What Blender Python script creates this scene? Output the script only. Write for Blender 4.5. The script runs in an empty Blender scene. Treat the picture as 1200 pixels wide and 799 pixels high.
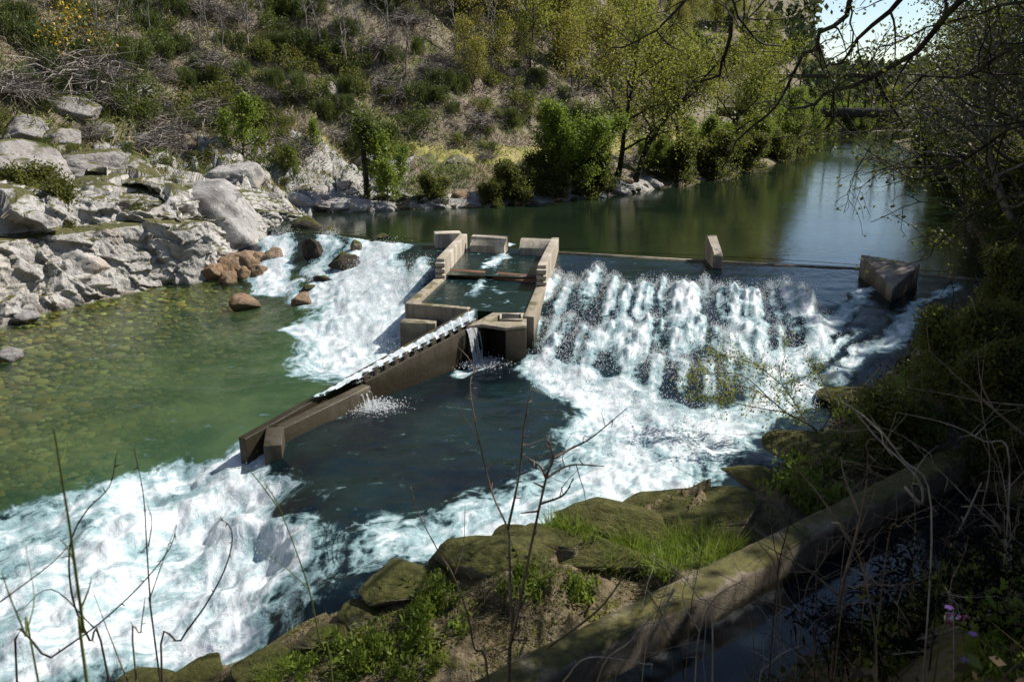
import bpy, math, random
import numpy as np
from mathutils import Vector, Matrix
random.seed(7); RNG = np.random.default_rng(11)
sc = bpy.context.scene
COL = sc.collection
# ------------------------------------------------------------------ camera geometry
PITCH = math.radians(17.0); CAMZ = 6.5; FPX = 933.0
ZU, ZL, ZP, ZF = 1.17, 0.0, -0.10, -0.62        # upper pool, middle pool, left pool, lower basin

def ray(px, py):
    u = (px - 600) / FPX; v = (399.5 - py) / FPX
    return np.array((u, math.cos(PITCH) + v * math.sin(PITCH), -math.sin(PITCH) + v * math.cos(PITCH)))

def P(px, py, z):
    """world point seen at a photo pixel, on the level z"""
    d = ray(px, py); t = (z - CAMZ) / d[2]
    return np.array((d[0] * t, d[1] * t, z))

def at(px, py, dist):
    """world point seen at a photo pixel, at a horizontal distance"""
    d = ray(px, py); t = dist / math.hypot(d[0], d[1])
    return np.array((d[0] * t, d[1] * t, CAMZ + d[2] * t))

def P2(px, py, z): return P(px, py, z)[:2]

# ------------------------------------------------------------------ noise
def _hash(ix, iy, iz, seed):
    h = (ix.astype(np.int64) * 374761393 + iy.astype(np.int64) * 668265263 + iz.astype(np.int64) * 2147483647 + seed * 1274126177) & 0xFFFFFFFF
    h = ((h ^ (h >> 13)) * 1274126177) & 0xFFFFFFFF
    h = ((h ^ (h >> 15)) * 2246822519) & 0xFFFFFFFF
    return ((h ^ (h >> 16)) & 0xFFFFFF) / float(0xFFFFFF)

def vnoise(x, y, z=None, seed=0):
    x = np.asarray(x, float); y = np.asarray(y, float)
    z = np.zeros_like(x) if z is None else np.asarray(z, float)
    fx, fy, fz = np.floor(x), np.floor(y), np.floor(z)
    tx, ty, tz = x - fx, y - fy, z - fz
    tx = tx * tx * tx * (tx * (tx * 6 - 15) + 10); ty = ty * ty * ty * (ty * (ty * 6 - 15) + 10); tz = tz * tz * tz * (tz * (tz * 6 - 15) + 10)
    def c(a, b, d): return _hash(fx + a, fy + b, fz + d, seed)
    x00 = c(0, 0, 0) * (1 - tx) + c(1, 0, 0) * tx; x10 = c(0, 1, 0) * (1 - tx) + c(1, 1, 0) * tx
    r0 = x00 * (1 - ty) + x10 * ty
    if not np.any(tz): return r0
    x01 = c(0, 0, 1) * (1 - tx) + c(1, 0, 1) * tx; x11 = c(0, 1, 1) * (1 - tx) + c(1, 1, 1) * tx
    r1 = x01 * (1 - ty) + x11 * ty
    return r0 * (1 - tz) + r1 * tz

def fbm(x, y, z=None, oct=4, seed=0, gain=.5):
    s = 0; a = 1; t = 0; f = 1.0
    for o in range(oct):
        s = s + a * vnoise(np.asarray(x) * f + 17.3 * o, np.asarray(y) * f - 9.1 * o, None if z is None else np.asarray(z) * f, seed + o)
        t += a; a *= gain; f *= 2.03
    return s / t            # 0..1

def ridged(x, y, z=None, oct=4, seed=0):
    s = 0; a = 1; t = 0; f = 1.0
    for o in range(oct):
        n = 1 - np.abs(2 * vnoise(np.asarray(x) * f + 5.7 * o, np.asarray(y) * f, None if z is None else np.asarray(z) * f, seed + o) - 1)
        s = s + a * n * n; t += a; a *= .5; f *= 2.1
    return s / t

def sstep(a, b, x):
    t = np.clip((np.asarray(x, float) - a) / (b - a), 0, 1); return t * t * (3 - 2 * t)

def lerp(a, b, t): return a + (b - a) * t

def facet(x, y, scale, seed=0, amp=1.0, tilt=1.2):
    """broken rock: flat tilted facets, one per jittered cell"""
    x = np.asarray(x, float) / scale; y = np.asarray(y, float) / scale; fx, fy = np.floor(x), np.floor(y)
    best = np.full(x.shape, 9e9); out = np.zeros(x.shape); o = np.zeros_like(fx)
    for i in (-1, 0, 1):
        for j in (-1, 0, 1):
            cx = fx + i + _hash(fx + i, fy + j, o, seed); cy = fy + j + _hash(fx + i, fy + j, o, seed + 1)
            d = (x - cx) ** 2 + (y - cy) ** 2; m = d < best
            h = _hash(fx + i, fy + j, o, seed + 2) - .5 + ((_hash(fx + i, fy + j, o, seed + 3) - .5) * (x - cx) + (_hash(fx + i, fy + j, o, seed + 4) - .5) * (y - cy)) * tilt
            out = np.where(m, h, out); best = np.where(m, d, best)
    return out * amp
def polydist(x, y, pts):
    """unsigned distance, side (+ left of travel), arc length, to a polyline"""
    x = np.asarray(x, float); y = np.asarray(y, float)
    best = np.full(x.shape, 1e18); side = np.zeros(x.shape); arc = np.zeros(x.shape); L = 0
    for a, b in zip(pts[:-1], pts[1:]):
        dx, dy = b[0] - a[0], b[1] - a[1]; l2 = dx * dx + dy * dy; l = math.sqrt(l2)
        t = np.clip(((x - a[0]) * dx + (y - a[1]) * dy) / l2, 0, 1)
        ex, ey = x - a[0] - t * dx, y - a[1] - t * dy
        d2 = ex * ex + ey * ey; m = d2 < best - 1e-9
        best = np.where(m, d2, best); side = np.where(m, np.sign(dx * ey - dy * ex + 1e-12), side); arc = np.where(m, L + t * l, arc)
        L += l
    return np.sqrt(best), side, arc

# ------------------------------------------------------------------ objects
def tag(o, label=None, cat=None, group=None, kind=None):
    if label: o['label'] = label
    if cat: o['category'] = cat
    if group: o['group'] = group
    if kind: o['kind'] = kind
    return o

def empty(name, loc=(0, 0, 0), rz=0, label=None, cat=None, group=None):
    o = bpy.data.objects.new(name, None); COL.objects.link(o)
    o.location = tuple(float(c) for c in loc); o.rotation_euler = (0, 0, rz)
    return tag(o, label, cat, group)

class MB:
    """collects vertices and faces, then links them as one mesh object"""
    def __init__(self): self.v = []; self.q = []; self.t = []; self.n = 0; self.col = []; self.qc = []; self.tc = []
    def add(self, v, quads=None, tris=None, qcol=None, tcol=None):
        v = np.asarray(v, float).reshape(-1, 3)
        if quads is not None and len(quads):
            self.q.append(np.asarray(quads, np.int64).reshape(-1, 4) + self.n)
            if qcol is not None: self.qc.append(np.asarray(qcol, float))
        if tris is not None and len(tris):
            self.t.append(np.asarray(tris, np.int64).reshape(-1, 3) + self.n)
            if tcol is not None: self.tc.append(np.asarray(tcol, float))
        self.v.append(v); self.n += len(v); return self
    def box(self, c, s, R=None):
        c = np.asarray(c, float); s = np.asarray(s, float) / 2
        k = np.array([(x, y, z) for x in (-1, 1) for y in (-1, 1) for z in (-1, 1)], float) * s
        if R is not None: k = k @ np.asarray(R).T
        return self.add(k + c, [(0, 1, 3, 2), (4, 6, 7, 5), (0, 4, 5, 1), (2, 3, 7, 6), (0, 2, 6, 4), (1, 5, 7, 3)])
    def hexa(self, bot, top):
        """eight corners: bottom ring of four, top ring of four"""
        b = np.asarray(bot, float); t = np.asarray(top, float)
        return self.add(np.vstack((b, t)), [(3, 2, 1, 0), (4, 5, 6, 7), (0, 1, 5, 4), (1, 2, 6, 5), (2, 3, 7, 6), (3, 0, 4, 7)])
    def tube(self, pts, rad, n=5, cap=True):
        p = np.asarray(pts, float); m = len(p)
        r = np.broadcast_to(np.asarray(rad, float), (m,))
        tg = np.gradient(p, axis=0); tg /= (np.linalg.norm(tg, axis=1, keepdims=True) + 1e-9)
        up = np.array((0.31, .17, .93)); a = np.cross(tg, up); la = np.linalg.norm(a, axis=1, keepdims=True)
        a = np.where(la < .15, np.cross(tg, np.array((1., .2, 0))), a); a /= (np.linalg.norm(a, axis=1, keepdims=True) + 1e-9)
        b = np.cross(tg, a)
        an = np.arange(n) * 2 * math.pi / n
        ring = p[:, None, :] + r[:, None, None] * (np.cos(an)[None, :, None] * a[:, None, :] + np.sin(an)[None, :, None] * b[:, None, :])
        i = np.arange(m - 1)[:, None] * n; j = np.arange(n)[None, :]; k = (j + 1) % n
        q = np.stack((i + j, i + k, i + n + k, i + n + j), -1).reshape(-1, 4)
        self.add(ring.reshape(-1, 3), q)
        if cap and n > 3:
            c = np.vstack((p[0], p[-1])); o = self.n
            self.add(c)
            t = [(o, (a_ + 1) % n + o - m * n, a_ + o - m * n) for a_ in range(n)] + [(o + 1, a_ + o - n, (a_ + 1) % n + o - n) for a_ in range(n)]
            self.t.append(np.asarray(t, np.int64))
        return self
    def lathe(self, prof, n=16, c=(0, 0, 0)):
        prof = np.asarray(prof, float); an = np.arange(n) * 2 * math.pi / n
        v = np.stack((prof[:, None, 0] * np.cos(an), prof[:, None, 0] * np.sin(an), np.broadcast_to(prof[:, None, 1], (len(prof), n))), -1)
        i = np.arange(len(prof) - 1)[:, None] * n; j = np.arange(n)[None, :]; k = (j + 1) % n
        return self.add(v.reshape(-1, 3) + np.asarray(c), np.stack((i + j, i + k, i + n + k, i + n + j), -1).reshape(-1, 4))
    def mesh(self, name, smooth=False, colname='tone'):
        me = bpy.data.meshes.new(name)
        v = np.vstack(self.v) if self.v else np.zeros((0, 3))
        q = np.vstack(self.q) if self.q else np.zeros((0, 4), np.int64)
        t = np.vstack(self.t) if self.t else np.zeros((0, 3), np.int64)
        me.vertices.add(len(v)); me.vertices.foreach_set('co', v.astype(np.float32).ravel())
        nl = q.size + t.size; me.loops.add(nl); me.polygons.add(len(q) + len(t))
        me.loops.foreach_set('vertex_index', np.concatenate((q.ravel(), t.ravel())).astype(np.int32))
        st = np.concatenate((np.arange(len(q)) * 4, q.size + np.arange(len(t)) * 3)).astype(np.int32)
        me.polygons.foreach_set('loop_start', st)
        if smooth: me.polygons.foreach_set('use_smooth', np.ones(len(st), bool))
        me.update(calc_edges=True)
        if self.qc or self.tc:
            c = np.vstack(self.qc + self.tc)
            if len(c) == len(st):
                at_ = me.attributes.new(colname, 'FLOAT_COLOR', 'FACE')
                at_.data.foreach_set('color', np.hstack((c, np.ones((len(c), 1)))).astype(np.float32).ravel())
        return me
    def face_up(self):
        v = np.vstack(self.v)
        for k, q in enumerate(self.q):
            n = np.cross(v[q[:, 1]] - v[q[:, 0]], v[q[:, 3]] - v[q[:, 0]])[:, 2]
            q[n < 0] = q[n < 0][:, ::-1]
        return self
    def build(self, name, m, parent=None, smooth=False, bevel=0, attrs=None):
        me = self.mesh(name, smooth)
        for k, a in (attrs or {}).items():
            at_ = me.attributes.new(k, 'FLOAT', 'POINT'); at_.data.foreach_set('value', np.asarray(a, np.float32))
        return link(name, me, m, parent, bevel)

def link(name, me, m, parent=None, bevel=0):
    if m is not None and not me.materials: me.materials.append(m)
    o = bpy.data.objects.new(name, me); COL.objects.link(o)
    if parent is not None: o.parent = parent
    if bevel:
        b = o.modifiers.new('bevel', 'BEVEL'); b.width = bevel; b.segments = 2; b.limit_method = 'ANGLE'
    return o

KIDS = {}
def kids(o):
    return KIDS.get(o.name, [c for c in o.children])

def dup(root, loc, rz=0, s=1.0, label=None, cat=None, group=None, ch=None):
    r = root.copy(); COL.objects.link(r); r.location = tuple(float(c) for c in loc); r.rotation_euler = (0, 0, rz)
    r.scale = (s, s, s) if np.isscalar(s) else tuple(float(k) for k in s)
    tag(r, label, cat, group)
    for c in (ch if ch is not None else list(root.children)):
        k = c.copy(); COL.objects.link(k); k.parent = r
    return r

# ------------------------------------------------------------------ materials
def mat(name):
    m = bpy.data.materials.new(name); m.use_nodes = True
    nt = m.node_tree; nt.nodes.clear()
    out = nt.nodes.new('ShaderNodeOutputMaterial')
    return m, nt, out

def nd(nt, typ, props=None, **inp):
    n = nt.nodes.new('ShaderNode' + typ)
    for k, v in (props or {}).items(): setattr(n, k, v)
    for k, v in inp.items():
        s = None
        key = k.replace('_', ' ')
        for i in n.inputs:
            if i.name == key and i.enabled: s = i; break
        if s is None:
            s = n.inputs[int(k[1:])] if k[0] == 'i' and k[1:].isdigit() else n.inputs[key]
        if isinstance(v, bpy.types.NodeSocket): nt.links.new(v, s)
        elif isinstance(v, (tuple, list)) and len(v) == 3 and s.type == 'RGBA': s.default_value = (*v, 1)
        else: s.default_value = v
    return n

def ramp(nt, fac, stops):
    r = nt.nodes.new('ShaderNodeValToRGB'); nt.links.new(fac, r.inputs[0])
    e = r.color_ramp.elements
    while len(e) < len(stops): e.new(.5)
    for k, (p, c) in enumerate(stops):
        e[k].position = p; e[k].color = (*c, 1) if len(c) == 3 else c
    return r.outputs[0]

def noise(nt, vec, scale, detail=5, rough=.55, dist=0):
    n = nd(nt, 'TexNoise', Vector=vec, Scale=scale, Detail=detail, Roughness=rough, Distortion=dist)
    return n.outputs['Fac']

def mixc(nt, f, a, b, mode='MIX'):
    n = nd(nt, 'Mix', {'data_type': 'RGBA', 'blend_type': mode})
    for s, v in ((n.inputs[0], f), (n.inputs[6], a), (n.inputs[7], b)):
        if isinstance(v, bpy.types.NodeSocket): nt.links.new(v, s)
        elif isinstance(v, (int, float)): s.default_value = v
        else: s.default_value = (*v, 1)
    return n.outputs[2]

def mth(nt, op, a, b=None, clamp=False):
    n = nt.nodes.new('ShaderNodeMath'); n.operation = op; n.use_clamp = clamp
    for s, v in ((n.inputs[0], a), (n.inputs[1], b)):
        if v is None: continue
        if isinstance(v, bpy.types.NodeSocket): nt.links.new(v, s)
        else: s.default_value = v
    return n.outputs[0]

def mrange(nt, v, a, b, c=0, d=1, smooth=True):
    n = nt.nodes.new('ShaderNodeMapRange'); n.interpolation_type = 'SMOOTHSTEP' if smooth else 'LINEAR'
    nt.links.new(v, n.inputs[0])
    for i, k in enumerate((a, b, c, d)): n.inputs[i + 1].default_value = k
    return n.outputs[0]

def bumpn(nt, h, strength=.5, dist=.05, normal=None):
    n = nd(nt, 'Bump', Height=h, Strength=strength, Distance=dist)
    if normal is not None: nt.links.new(normal, n.inputs['Normal'])
    return n.outputs[0]

def attr(nt, name): return nd(nt, 'Attribute', {'attribute_name': name})

def wpos(nt): return nd(nt, 'NewGeometry').outputs['Position']

def ocoord(nt, rnd=True):
    """object coordinates, shifted by a per-object random so that copies differ"""
    tc = nd(nt, 'TexCoord').outputs['Object']
    if not rnd: return tc
    oi = nd(nt, 'ObjectInfo').outputs['Random']
    return nd(nt, 'VectorMath', {'operation': 'ADD'}, i0=tc, i1=mixc(nt, oi, (0, 0, 0), (97, 53, 31))).outputs[0]

def finish(nt, out, color, rough=.85, normal=None, spec=.3):
    b = nd(nt, 'BsdfPrincipled')
    for k, v in (('Base Color', color), ('Roughness', rough), ('Normal', normal), ('Specular IOR Level', spec)):
        if v is None: continue
        if isinstance(v, bpy.types.NodeSocket): nt.links.new(v, b.inputs[k])
        elif isinstance(v, (tuple, list)): b.inputs[k].default_value = (*v, 1)
        else: b.inputs[k].default_value = v
    nt.links.new(b.outputs[0], out.inputs[0]); return b

def mat_rock(name, base=(.33, .315, .30), dark=(.12, .105, .10), light=(.48, .46, .43), warm=(.30, .20, .12), warm_amt=.3, moss=0.0, scale=1.0, wetz=None):
    m, nt, out = mat(name)
    v = ocoord(nt)
    n1 = noise(nt, v, .9 * scale, 6, .62); n2 = noise(nt, v, 4.5 * scale, 6, .7); n3 = noise(nt, v, 14 * scale, 4, .6)
    mus = nd(nt, 'TexVoronoi', {'feature': 'DISTANCE_TO_EDGE'}, Vector=nd(nt, 'VectorMath', {'operation': 'ADD'}, i0=v, i1=nd(nt, 'TexNoise', Vector=v, Scale=1.6 * scale, Detail=3.0).outputs['Color']).outputs[0], Scale=.8 * scale)
    crack = mrange(nt, mus.outputs[0], 0, .035)
    c = ramp(nt, n1, [(.30, dark), (.46, base), (.64, base), (.80, light)])
    c = mixc(nt, mrange(nt, n2, .56, .72), c, light)
    c = mixc(nt, mrange(nt, n2, .43, .30), c, dark)
    wn = noise(nt, v, .55 * scale, 4)
    c = mixc(nt, mth(nt, 'MULTIPLY', mrange(nt, wn, .5, .68), warm_amt), c, warm)
    c = mixc(nt, mth(nt, 'MULTIPLY', mrange(nt, n3, .6, .72), .5), c, (.55, .54, .50))
    ck = mth(nt, 'MULTIPLY', mth(nt, 'SUBTRACT', 1.0, crack), mth(nt, 'MULTIPLY', mrange(nt, n1, .48, .60), .7))
    c = mixc(nt, ck, c, (.03, .027, .024))
    v2 = nd(nt, 'Mapping', Vector=v, Scale=(1.6, 1.6, .5), Rotation=(.5, .35, .2)).outputs[0]
    sk = noise(nt, v2, 2.6 * scale, 7, .75)
    c = mixc(nt, mth(nt, 'MULTIPLY', mrange(nt, sk, .54, .62), .55), c, dark)
    if moss:
        nz = nd(nt, 'SeparateXYZ', i0=nd(nt, 'NewGeometry').outputs['Normal']).outputs[2]
        mk = mth(nt, 'MULTIPLY', mrange(nt, mth(nt, 'ADD', nz, mth(nt, 'MULTIPLY', noise(nt, v, 2.2, 5), .9)), 1.25 - moss * .55, 1.45 - moss * .55), .95)
        mc = ramp(nt, n2, [(.3, (.030, .035, .008)), (.55, (.085, .085, .018)), (.75, (.13, .10, .03))])
        c = mixc(nt, mk, c, mc)
    rough = .9
    if wetz is not None:      # a wet band just above the water line
        pz = nd(nt, 'SeparateXYZ', i0=wpos(nt)).outputs[2]
        w = mrange(nt, mth(nt, 'ADD', pz, mth(nt, 'MULTIPLY', n2, .25)), wetz + .42, wetz + .12)
        c = mixc(nt, mth(nt, 'MULTIPLY', w, .6), c, (.05, .035, .02)); 
        rough = mth(nt, 'SUBTRACT', .9, mth(nt, 'MULTIPLY', w, .55))
    h = mth(nt, 'ADD', mth(nt, 'MULTIPLY', n2, .7), mth(nt, 'MULTIPLY', n3, .3))
    h = mth(nt, 'ADD', h, mth(nt, 'MULTIPLY', sk, .9))
    finish(nt, out, c, rough, bumpn(nt, h, .9, .12 / scale), .25)
    return m

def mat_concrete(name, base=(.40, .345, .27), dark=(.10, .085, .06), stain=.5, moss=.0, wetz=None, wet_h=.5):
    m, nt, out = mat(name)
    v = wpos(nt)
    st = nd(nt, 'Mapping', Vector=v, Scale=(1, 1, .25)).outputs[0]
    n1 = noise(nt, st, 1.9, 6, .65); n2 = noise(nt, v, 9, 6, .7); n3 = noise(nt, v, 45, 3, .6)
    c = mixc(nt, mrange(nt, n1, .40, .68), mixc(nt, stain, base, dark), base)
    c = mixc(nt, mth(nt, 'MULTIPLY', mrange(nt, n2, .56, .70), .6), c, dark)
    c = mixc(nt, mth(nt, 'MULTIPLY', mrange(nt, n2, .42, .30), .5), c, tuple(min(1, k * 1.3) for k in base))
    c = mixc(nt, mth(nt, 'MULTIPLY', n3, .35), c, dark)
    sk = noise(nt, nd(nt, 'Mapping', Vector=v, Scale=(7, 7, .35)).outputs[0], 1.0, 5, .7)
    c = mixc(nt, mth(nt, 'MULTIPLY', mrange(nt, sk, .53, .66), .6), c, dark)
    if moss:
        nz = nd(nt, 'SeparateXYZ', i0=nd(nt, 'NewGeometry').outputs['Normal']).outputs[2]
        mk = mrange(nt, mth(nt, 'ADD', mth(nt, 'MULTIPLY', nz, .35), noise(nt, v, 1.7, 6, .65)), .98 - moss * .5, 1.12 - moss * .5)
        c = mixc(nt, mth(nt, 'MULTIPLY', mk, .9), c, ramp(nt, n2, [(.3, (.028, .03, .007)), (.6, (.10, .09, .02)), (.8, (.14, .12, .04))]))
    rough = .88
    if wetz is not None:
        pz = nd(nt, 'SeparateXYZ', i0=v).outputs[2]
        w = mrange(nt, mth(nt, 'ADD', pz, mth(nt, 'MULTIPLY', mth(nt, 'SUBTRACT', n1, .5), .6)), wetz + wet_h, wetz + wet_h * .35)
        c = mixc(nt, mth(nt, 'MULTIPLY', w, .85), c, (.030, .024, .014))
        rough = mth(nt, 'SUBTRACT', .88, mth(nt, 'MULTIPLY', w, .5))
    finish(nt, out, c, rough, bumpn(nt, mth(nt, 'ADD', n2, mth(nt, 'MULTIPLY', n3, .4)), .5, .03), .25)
    return m

def mat_leaf(name, c1, c2, trans=.45, rough=.55, patch=1.4, alt=None):
    """leaves: colour varies leaf by leaf and clump by clump; light passes through"""
    m, nt, out = mat(name)
    isl = nd(nt, 'NewGeometry').outputs['Random Per Island']
    oi = nd(nt, 'ObjectInfo').outputs['Random']
    cl = noise(nt, ocoord(nt), patch, 3)
    f = mth(nt, 'ADD', mth(nt, 'MULTIPLY', isl, .5), mth(nt, 'MULTIPLY', mrange(nt, cl, .35, .65), .5))
    c = mixc(nt, f, c1, c2)
    if alt: c = mixc(nt, mrange(nt, isl, .86, .90), c, alt)
    c = mixc(nt, mth(nt, 'MULTIPLY', oi, .45), c, mixc(nt, .5, c, (.10, .085, .03)))
    d = nd(nt, 'BsdfPrincipled', Base_Color=c, Roughness=rough); d.inputs['Specular IOR Level'].default_value = .3
    t = nd(nt, 'BsdfTranslucent', Color=mixc(nt, .35, c, (.25, .30, .03)))
    mx = nd(nt, 'MixShader', Fac=trans, i1=d.outputs[0], i2=t.outputs[0])
    nt.links.new(mx.outputs[0], out.inputs[0]); return m

def mat_bark(name, a=(.10, .085, .07), b=(.03, .025, .02), moss=None, sc_=7):
    m, nt, out = mat(name)
    v = ocoord(nt)
    n = noise(nt, nd(nt, 'Mapping', Vector=v, Scale=(1, 1, .35)).outputs[0], sc_, 6, .7)
    c = mixc(nt, mrange(nt, n, .35, .65), b, a)
    if moss: c = mixc(nt, mrange(nt, noise(nt, v, 2.0, 4), .48, .62), c, moss)
    finish(nt, out, c, .9, bumpn(nt, n, .6, .03), .2); return m

def mat_tone(name, rough=.9, trans=0.0):
    """colour per blade or stone, stored on the faces"""
    m, nt, out = mat(name)
    c = attr(nt, 'tone').outputs['Color']
    d = nd(nt, 'BsdfPrincipled', Base_Color=c, Roughness=rough); d.inputs['Specular IOR Level'].default_value = .2
    if trans:
        t = nd(nt, 'BsdfTranslucent', Color=c)
        mx = nd(nt, 'MixShader', Fac=trans, i1=d.outputs[0], i2=t.outputs[0]); nt.links.new(mx.outputs[0], out.inputs[0])
    else: nt.links.new(d.outputs[0], out.inputs[0])
    return m

def mat_plain(name, c, rough=.6, c2=None, scale=20, metal=0):
    m, nt, out = mat(name)
    col = c if c2 is None else mixc(nt, noise(nt, ocoord(nt), scale, 4), c, c2)
    b = finish(nt, out, col, rough); b.inputs['Metallic'].default_value = metal; return m

# ------------------------------------------------------------------ camera, sky, sun
cam = bpy.data.cameras.new('camera'); cam_o = bpy.data.objects.new('camera', cam); COL.objects.link(cam_o)
cam.sensor_width = 36; cam.lens = FPX * 36 / 1200; cam.clip_end = 3000; cam.clip_start = .05
cam_o.location = (0, 0, CAMZ); cam_o.rotation_euler = (math.pi / 2 - PITCH, 0, 0); sc.camera = cam_o
cam.dof.use_dof = True; cam.dof.focus_distance = 22; cam.dof.aperture_fstop = 4.5
SUN_EL, SUN_AZ = math.radians(47), math.radians(69)          # azimuth from the view direction towards the right
sd = np.array((math.sin(SUN_AZ) * math.cos(SUN_EL), math.cos(SUN_AZ) * math.cos(SUN_EL), math.sin(SUN_EL)))
sl = bpy.data.lights.new('sun', 'SUN'); sl.energy = 5.0; sl.angle = math.radians(.53); sl.color = (1, .955, .88)
so = bpy.data.objects.new('sun', sl); COL.objects.link(so); so.rotation_euler = Vector(sd).to_track_quat('Z', 'Y').to_euler(); so.location = (30, 10, 40)
w = bpy.data.worlds.new('World'); sc.world = w; w.use_nodes = True; nt = w.node_tree; nt.nodes.clear()
sky = nt.nodes.new('ShaderNodeTexSky'); sky.sky_type = 'NISHITA'; sky.sun_disc = False; sky.sun_elevation = SUN_EL; sky.sun_rotation = SUN_AZ
sky.dust_density = .25; sky.ozone_density = 1.6; sky.altitude = 200
# thin high cloud streaks mixed into the sky, by direction
gm = nt.nodes.new('ShaderNodeTexCoord'); mp = nt.nodes.new('ShaderNodeMapping'); mp.inputs['Scale'].default_value = (3.0, 3.0, 9.0)
nt.links.new(gm.outputs['Generated'], mp.inputs[0])
cn = nt.nodes.new('ShaderNodeTexNoise'); cn.inputs['Scale'].default_value = 2.2; cn.inputs['Detail'].default_value = 6; nt.links.new(mp.outputs[0], cn.inputs['Vector'])
cr = nt.nodes.new('ShaderNodeMapRange'); cr.inputs[1].default_value = .48; cr.inputs[2].default_value = .75; cr.inputs[4].default_value = .18; nt.links.new(cn.outputs[0], cr.inputs[0])
mxs = nt.nodes.new('ShaderNodeMix'); mxs.data_type = 'RGBA'; nt.links.new(cr.outputs[0], mxs.inputs[0]); nt.links.new(sky.outputs[0], mxs.inputs[6]); mxs.inputs[7].default_value = (8.5, 9, 9.6, 1)
bg = nt.nodes.new('ShaderNodeBackground'); bg.inputs[1].default_value = .085; nt.links.new(mxs.outputs[2], bg.inputs[0])
wo = nt.nodes.new('ShaderNodeOutputWorld'); nt.links.new(bg.outputs[0], wo.inputs[0])
sc.view_settings.view_transform = 'Standard'; sc.view_settings.look = 'None'; sc.view_settings.gamma = 1; sc.view_settings.exposure = .6
sc.cycles.use_denoising = True; sc.cycles.max_bounces = 8; sc.cycles.diffuse_bounces = 3; sc.cycles.glossy_bounces = 3
sc.cycles.transmission_bounces = 4; sc.cycles.transparent_max_bounces = 8; sc.cycles.caustics_reflective = False; sc.cycles.caustics_refractive = False
sc.cycles.sample_clamp_indirect = 6
try: sc.cycles.denoiser = 'OPENIMAGEDENOISE'
except Exception: pass
# ------------------------------------------------------------------ water levels (thin plate spline through surveyed points)
CREST = [P2(250, 262, ZU), P2(345, 271, ZU), P2(400, 275, ZU), P2(460, 283, ZU), P2(512, 286, ZU), P2(655, 295, ZU), P2(832, 305, ZU), P2(1010, 314, ZU), P2(1140, 326, ZU), P2(1300, 330, ZU)]
_lv = [(655, 296, ZU), (740, 300, ZU), (832, 306, ZU), (920, 310, ZU), (1010, 316, ZU), (1080, 324, ZU), (1140, 332, ZU), (1200, 335, ZU),
       (640, 360, .62), (740, 370, .66), (850, 380, .68), (930, 390, .66), (1000, 380, .78), (650, 400, .28), (750, 415, .30), (840, 430, .32), (940, 430, .34), (1040, 400, .62), (1110, 368, .9), (1180, 370, .95),
       (622, 430, .03), (700, 448, .05), (760, 467, .05), (830, 482, .06), (900, 475, .10), (980, 450, .2), (1000, 480, .05),
       (560, 450, 0), (450, 520, 0), (600, 550, 0), (750, 560, .02), (850, 540, 0), (400, 560, -.01), (345, 545, -.03), (450, 640, 0), (550, 640, 0), (700, 590, 0), (850, 590, 0), (600, 480, 0), (520, 590, 0), (400, 610, -.01),
       (345, 590, -.06), (365, 640, -.05), (360, 690, -.08), (318, 575, -.30), (325, 640, -.32), (318, 700, -.36), (290, 600, -.58), (275, 680, -.62), (250, 740, -.64), (300, 750, -.62),
       (0, 650, -.64), (100, 700, -.66), (0, 790, -.70), (150, 600, -.52), (250, 545, -.36), (60, 605, -.45), (-150, 650, -.66), (-200, 800, -.72),
       (100, 550, -.2), (0, 580, -.28), (0, 480, -.1), (200, 450, -.1), (300, 400, -.1), (400, 440, -.1), (100, 400, -.1), (200, 345, -.1), (300, 345, -.06), (-150, 480, -.15), (260, 500, -.12),
       (315, 272, 1.0), (345, 273, ZU), (400, 277, ZU), (460, 285, ZU), (330, 302, .55), (330, 330, .12), (345, 352, 0), (380, 325, .42), (420, 335, .45), (455, 330, .62), (495, 320, .9), (480, 365, .25), (400, 390, -.04), (440, 405, -.08), (385, 360, .1), (512, 288, ZU), (505, 340, .55), (560, 330, .6), (600, 330, .6), (560, 290, ZU), (600, 380, .2)]
_cp = np.array([P(*q) for q in _lv])
def _tps(r2): return .5 * r2 * np.log(r2 + 1e-12)
def _fit():
    n = len(_cp); xy = _cp[:, :2]
    K = _tps(((xy[:, None] - xy[None]) ** 2).sum(-1)) + np.eye(n) * .12
    A = np.zeros((n + 3, n + 3)); A[:n, :n] = K; A[:n, n] = 1; A[:n, n + 1:] = xy; A[n, :n] = 1; A[n + 1:, :n] = xy.T
    return np.linalg.solve(A, np.concatenate((_cp[:, 2], np.zeros(3))))
_w = _fit()
def WLdown(x, y):
    x = np.asarray(x, float); y = np.asarray(y, float); s = _w[-3] + _w[-2] * x + _w[-1] * y
    for (cx, cy, _), k in zip(_cp, _w): s = s + k * _tps((x - cx) ** 2 + (y - cy) ** 2)
    return np.clip(s, -.8, ZU)
def crest_d(x, y):
    d, s, a = polydist(x, y, CREST)
    return -d * s           # positive downstream (towards the camera)
def WL(x, y):
    return np.where(crest_d(x, y) > 0, WLdown(x, y), ZU)

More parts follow.
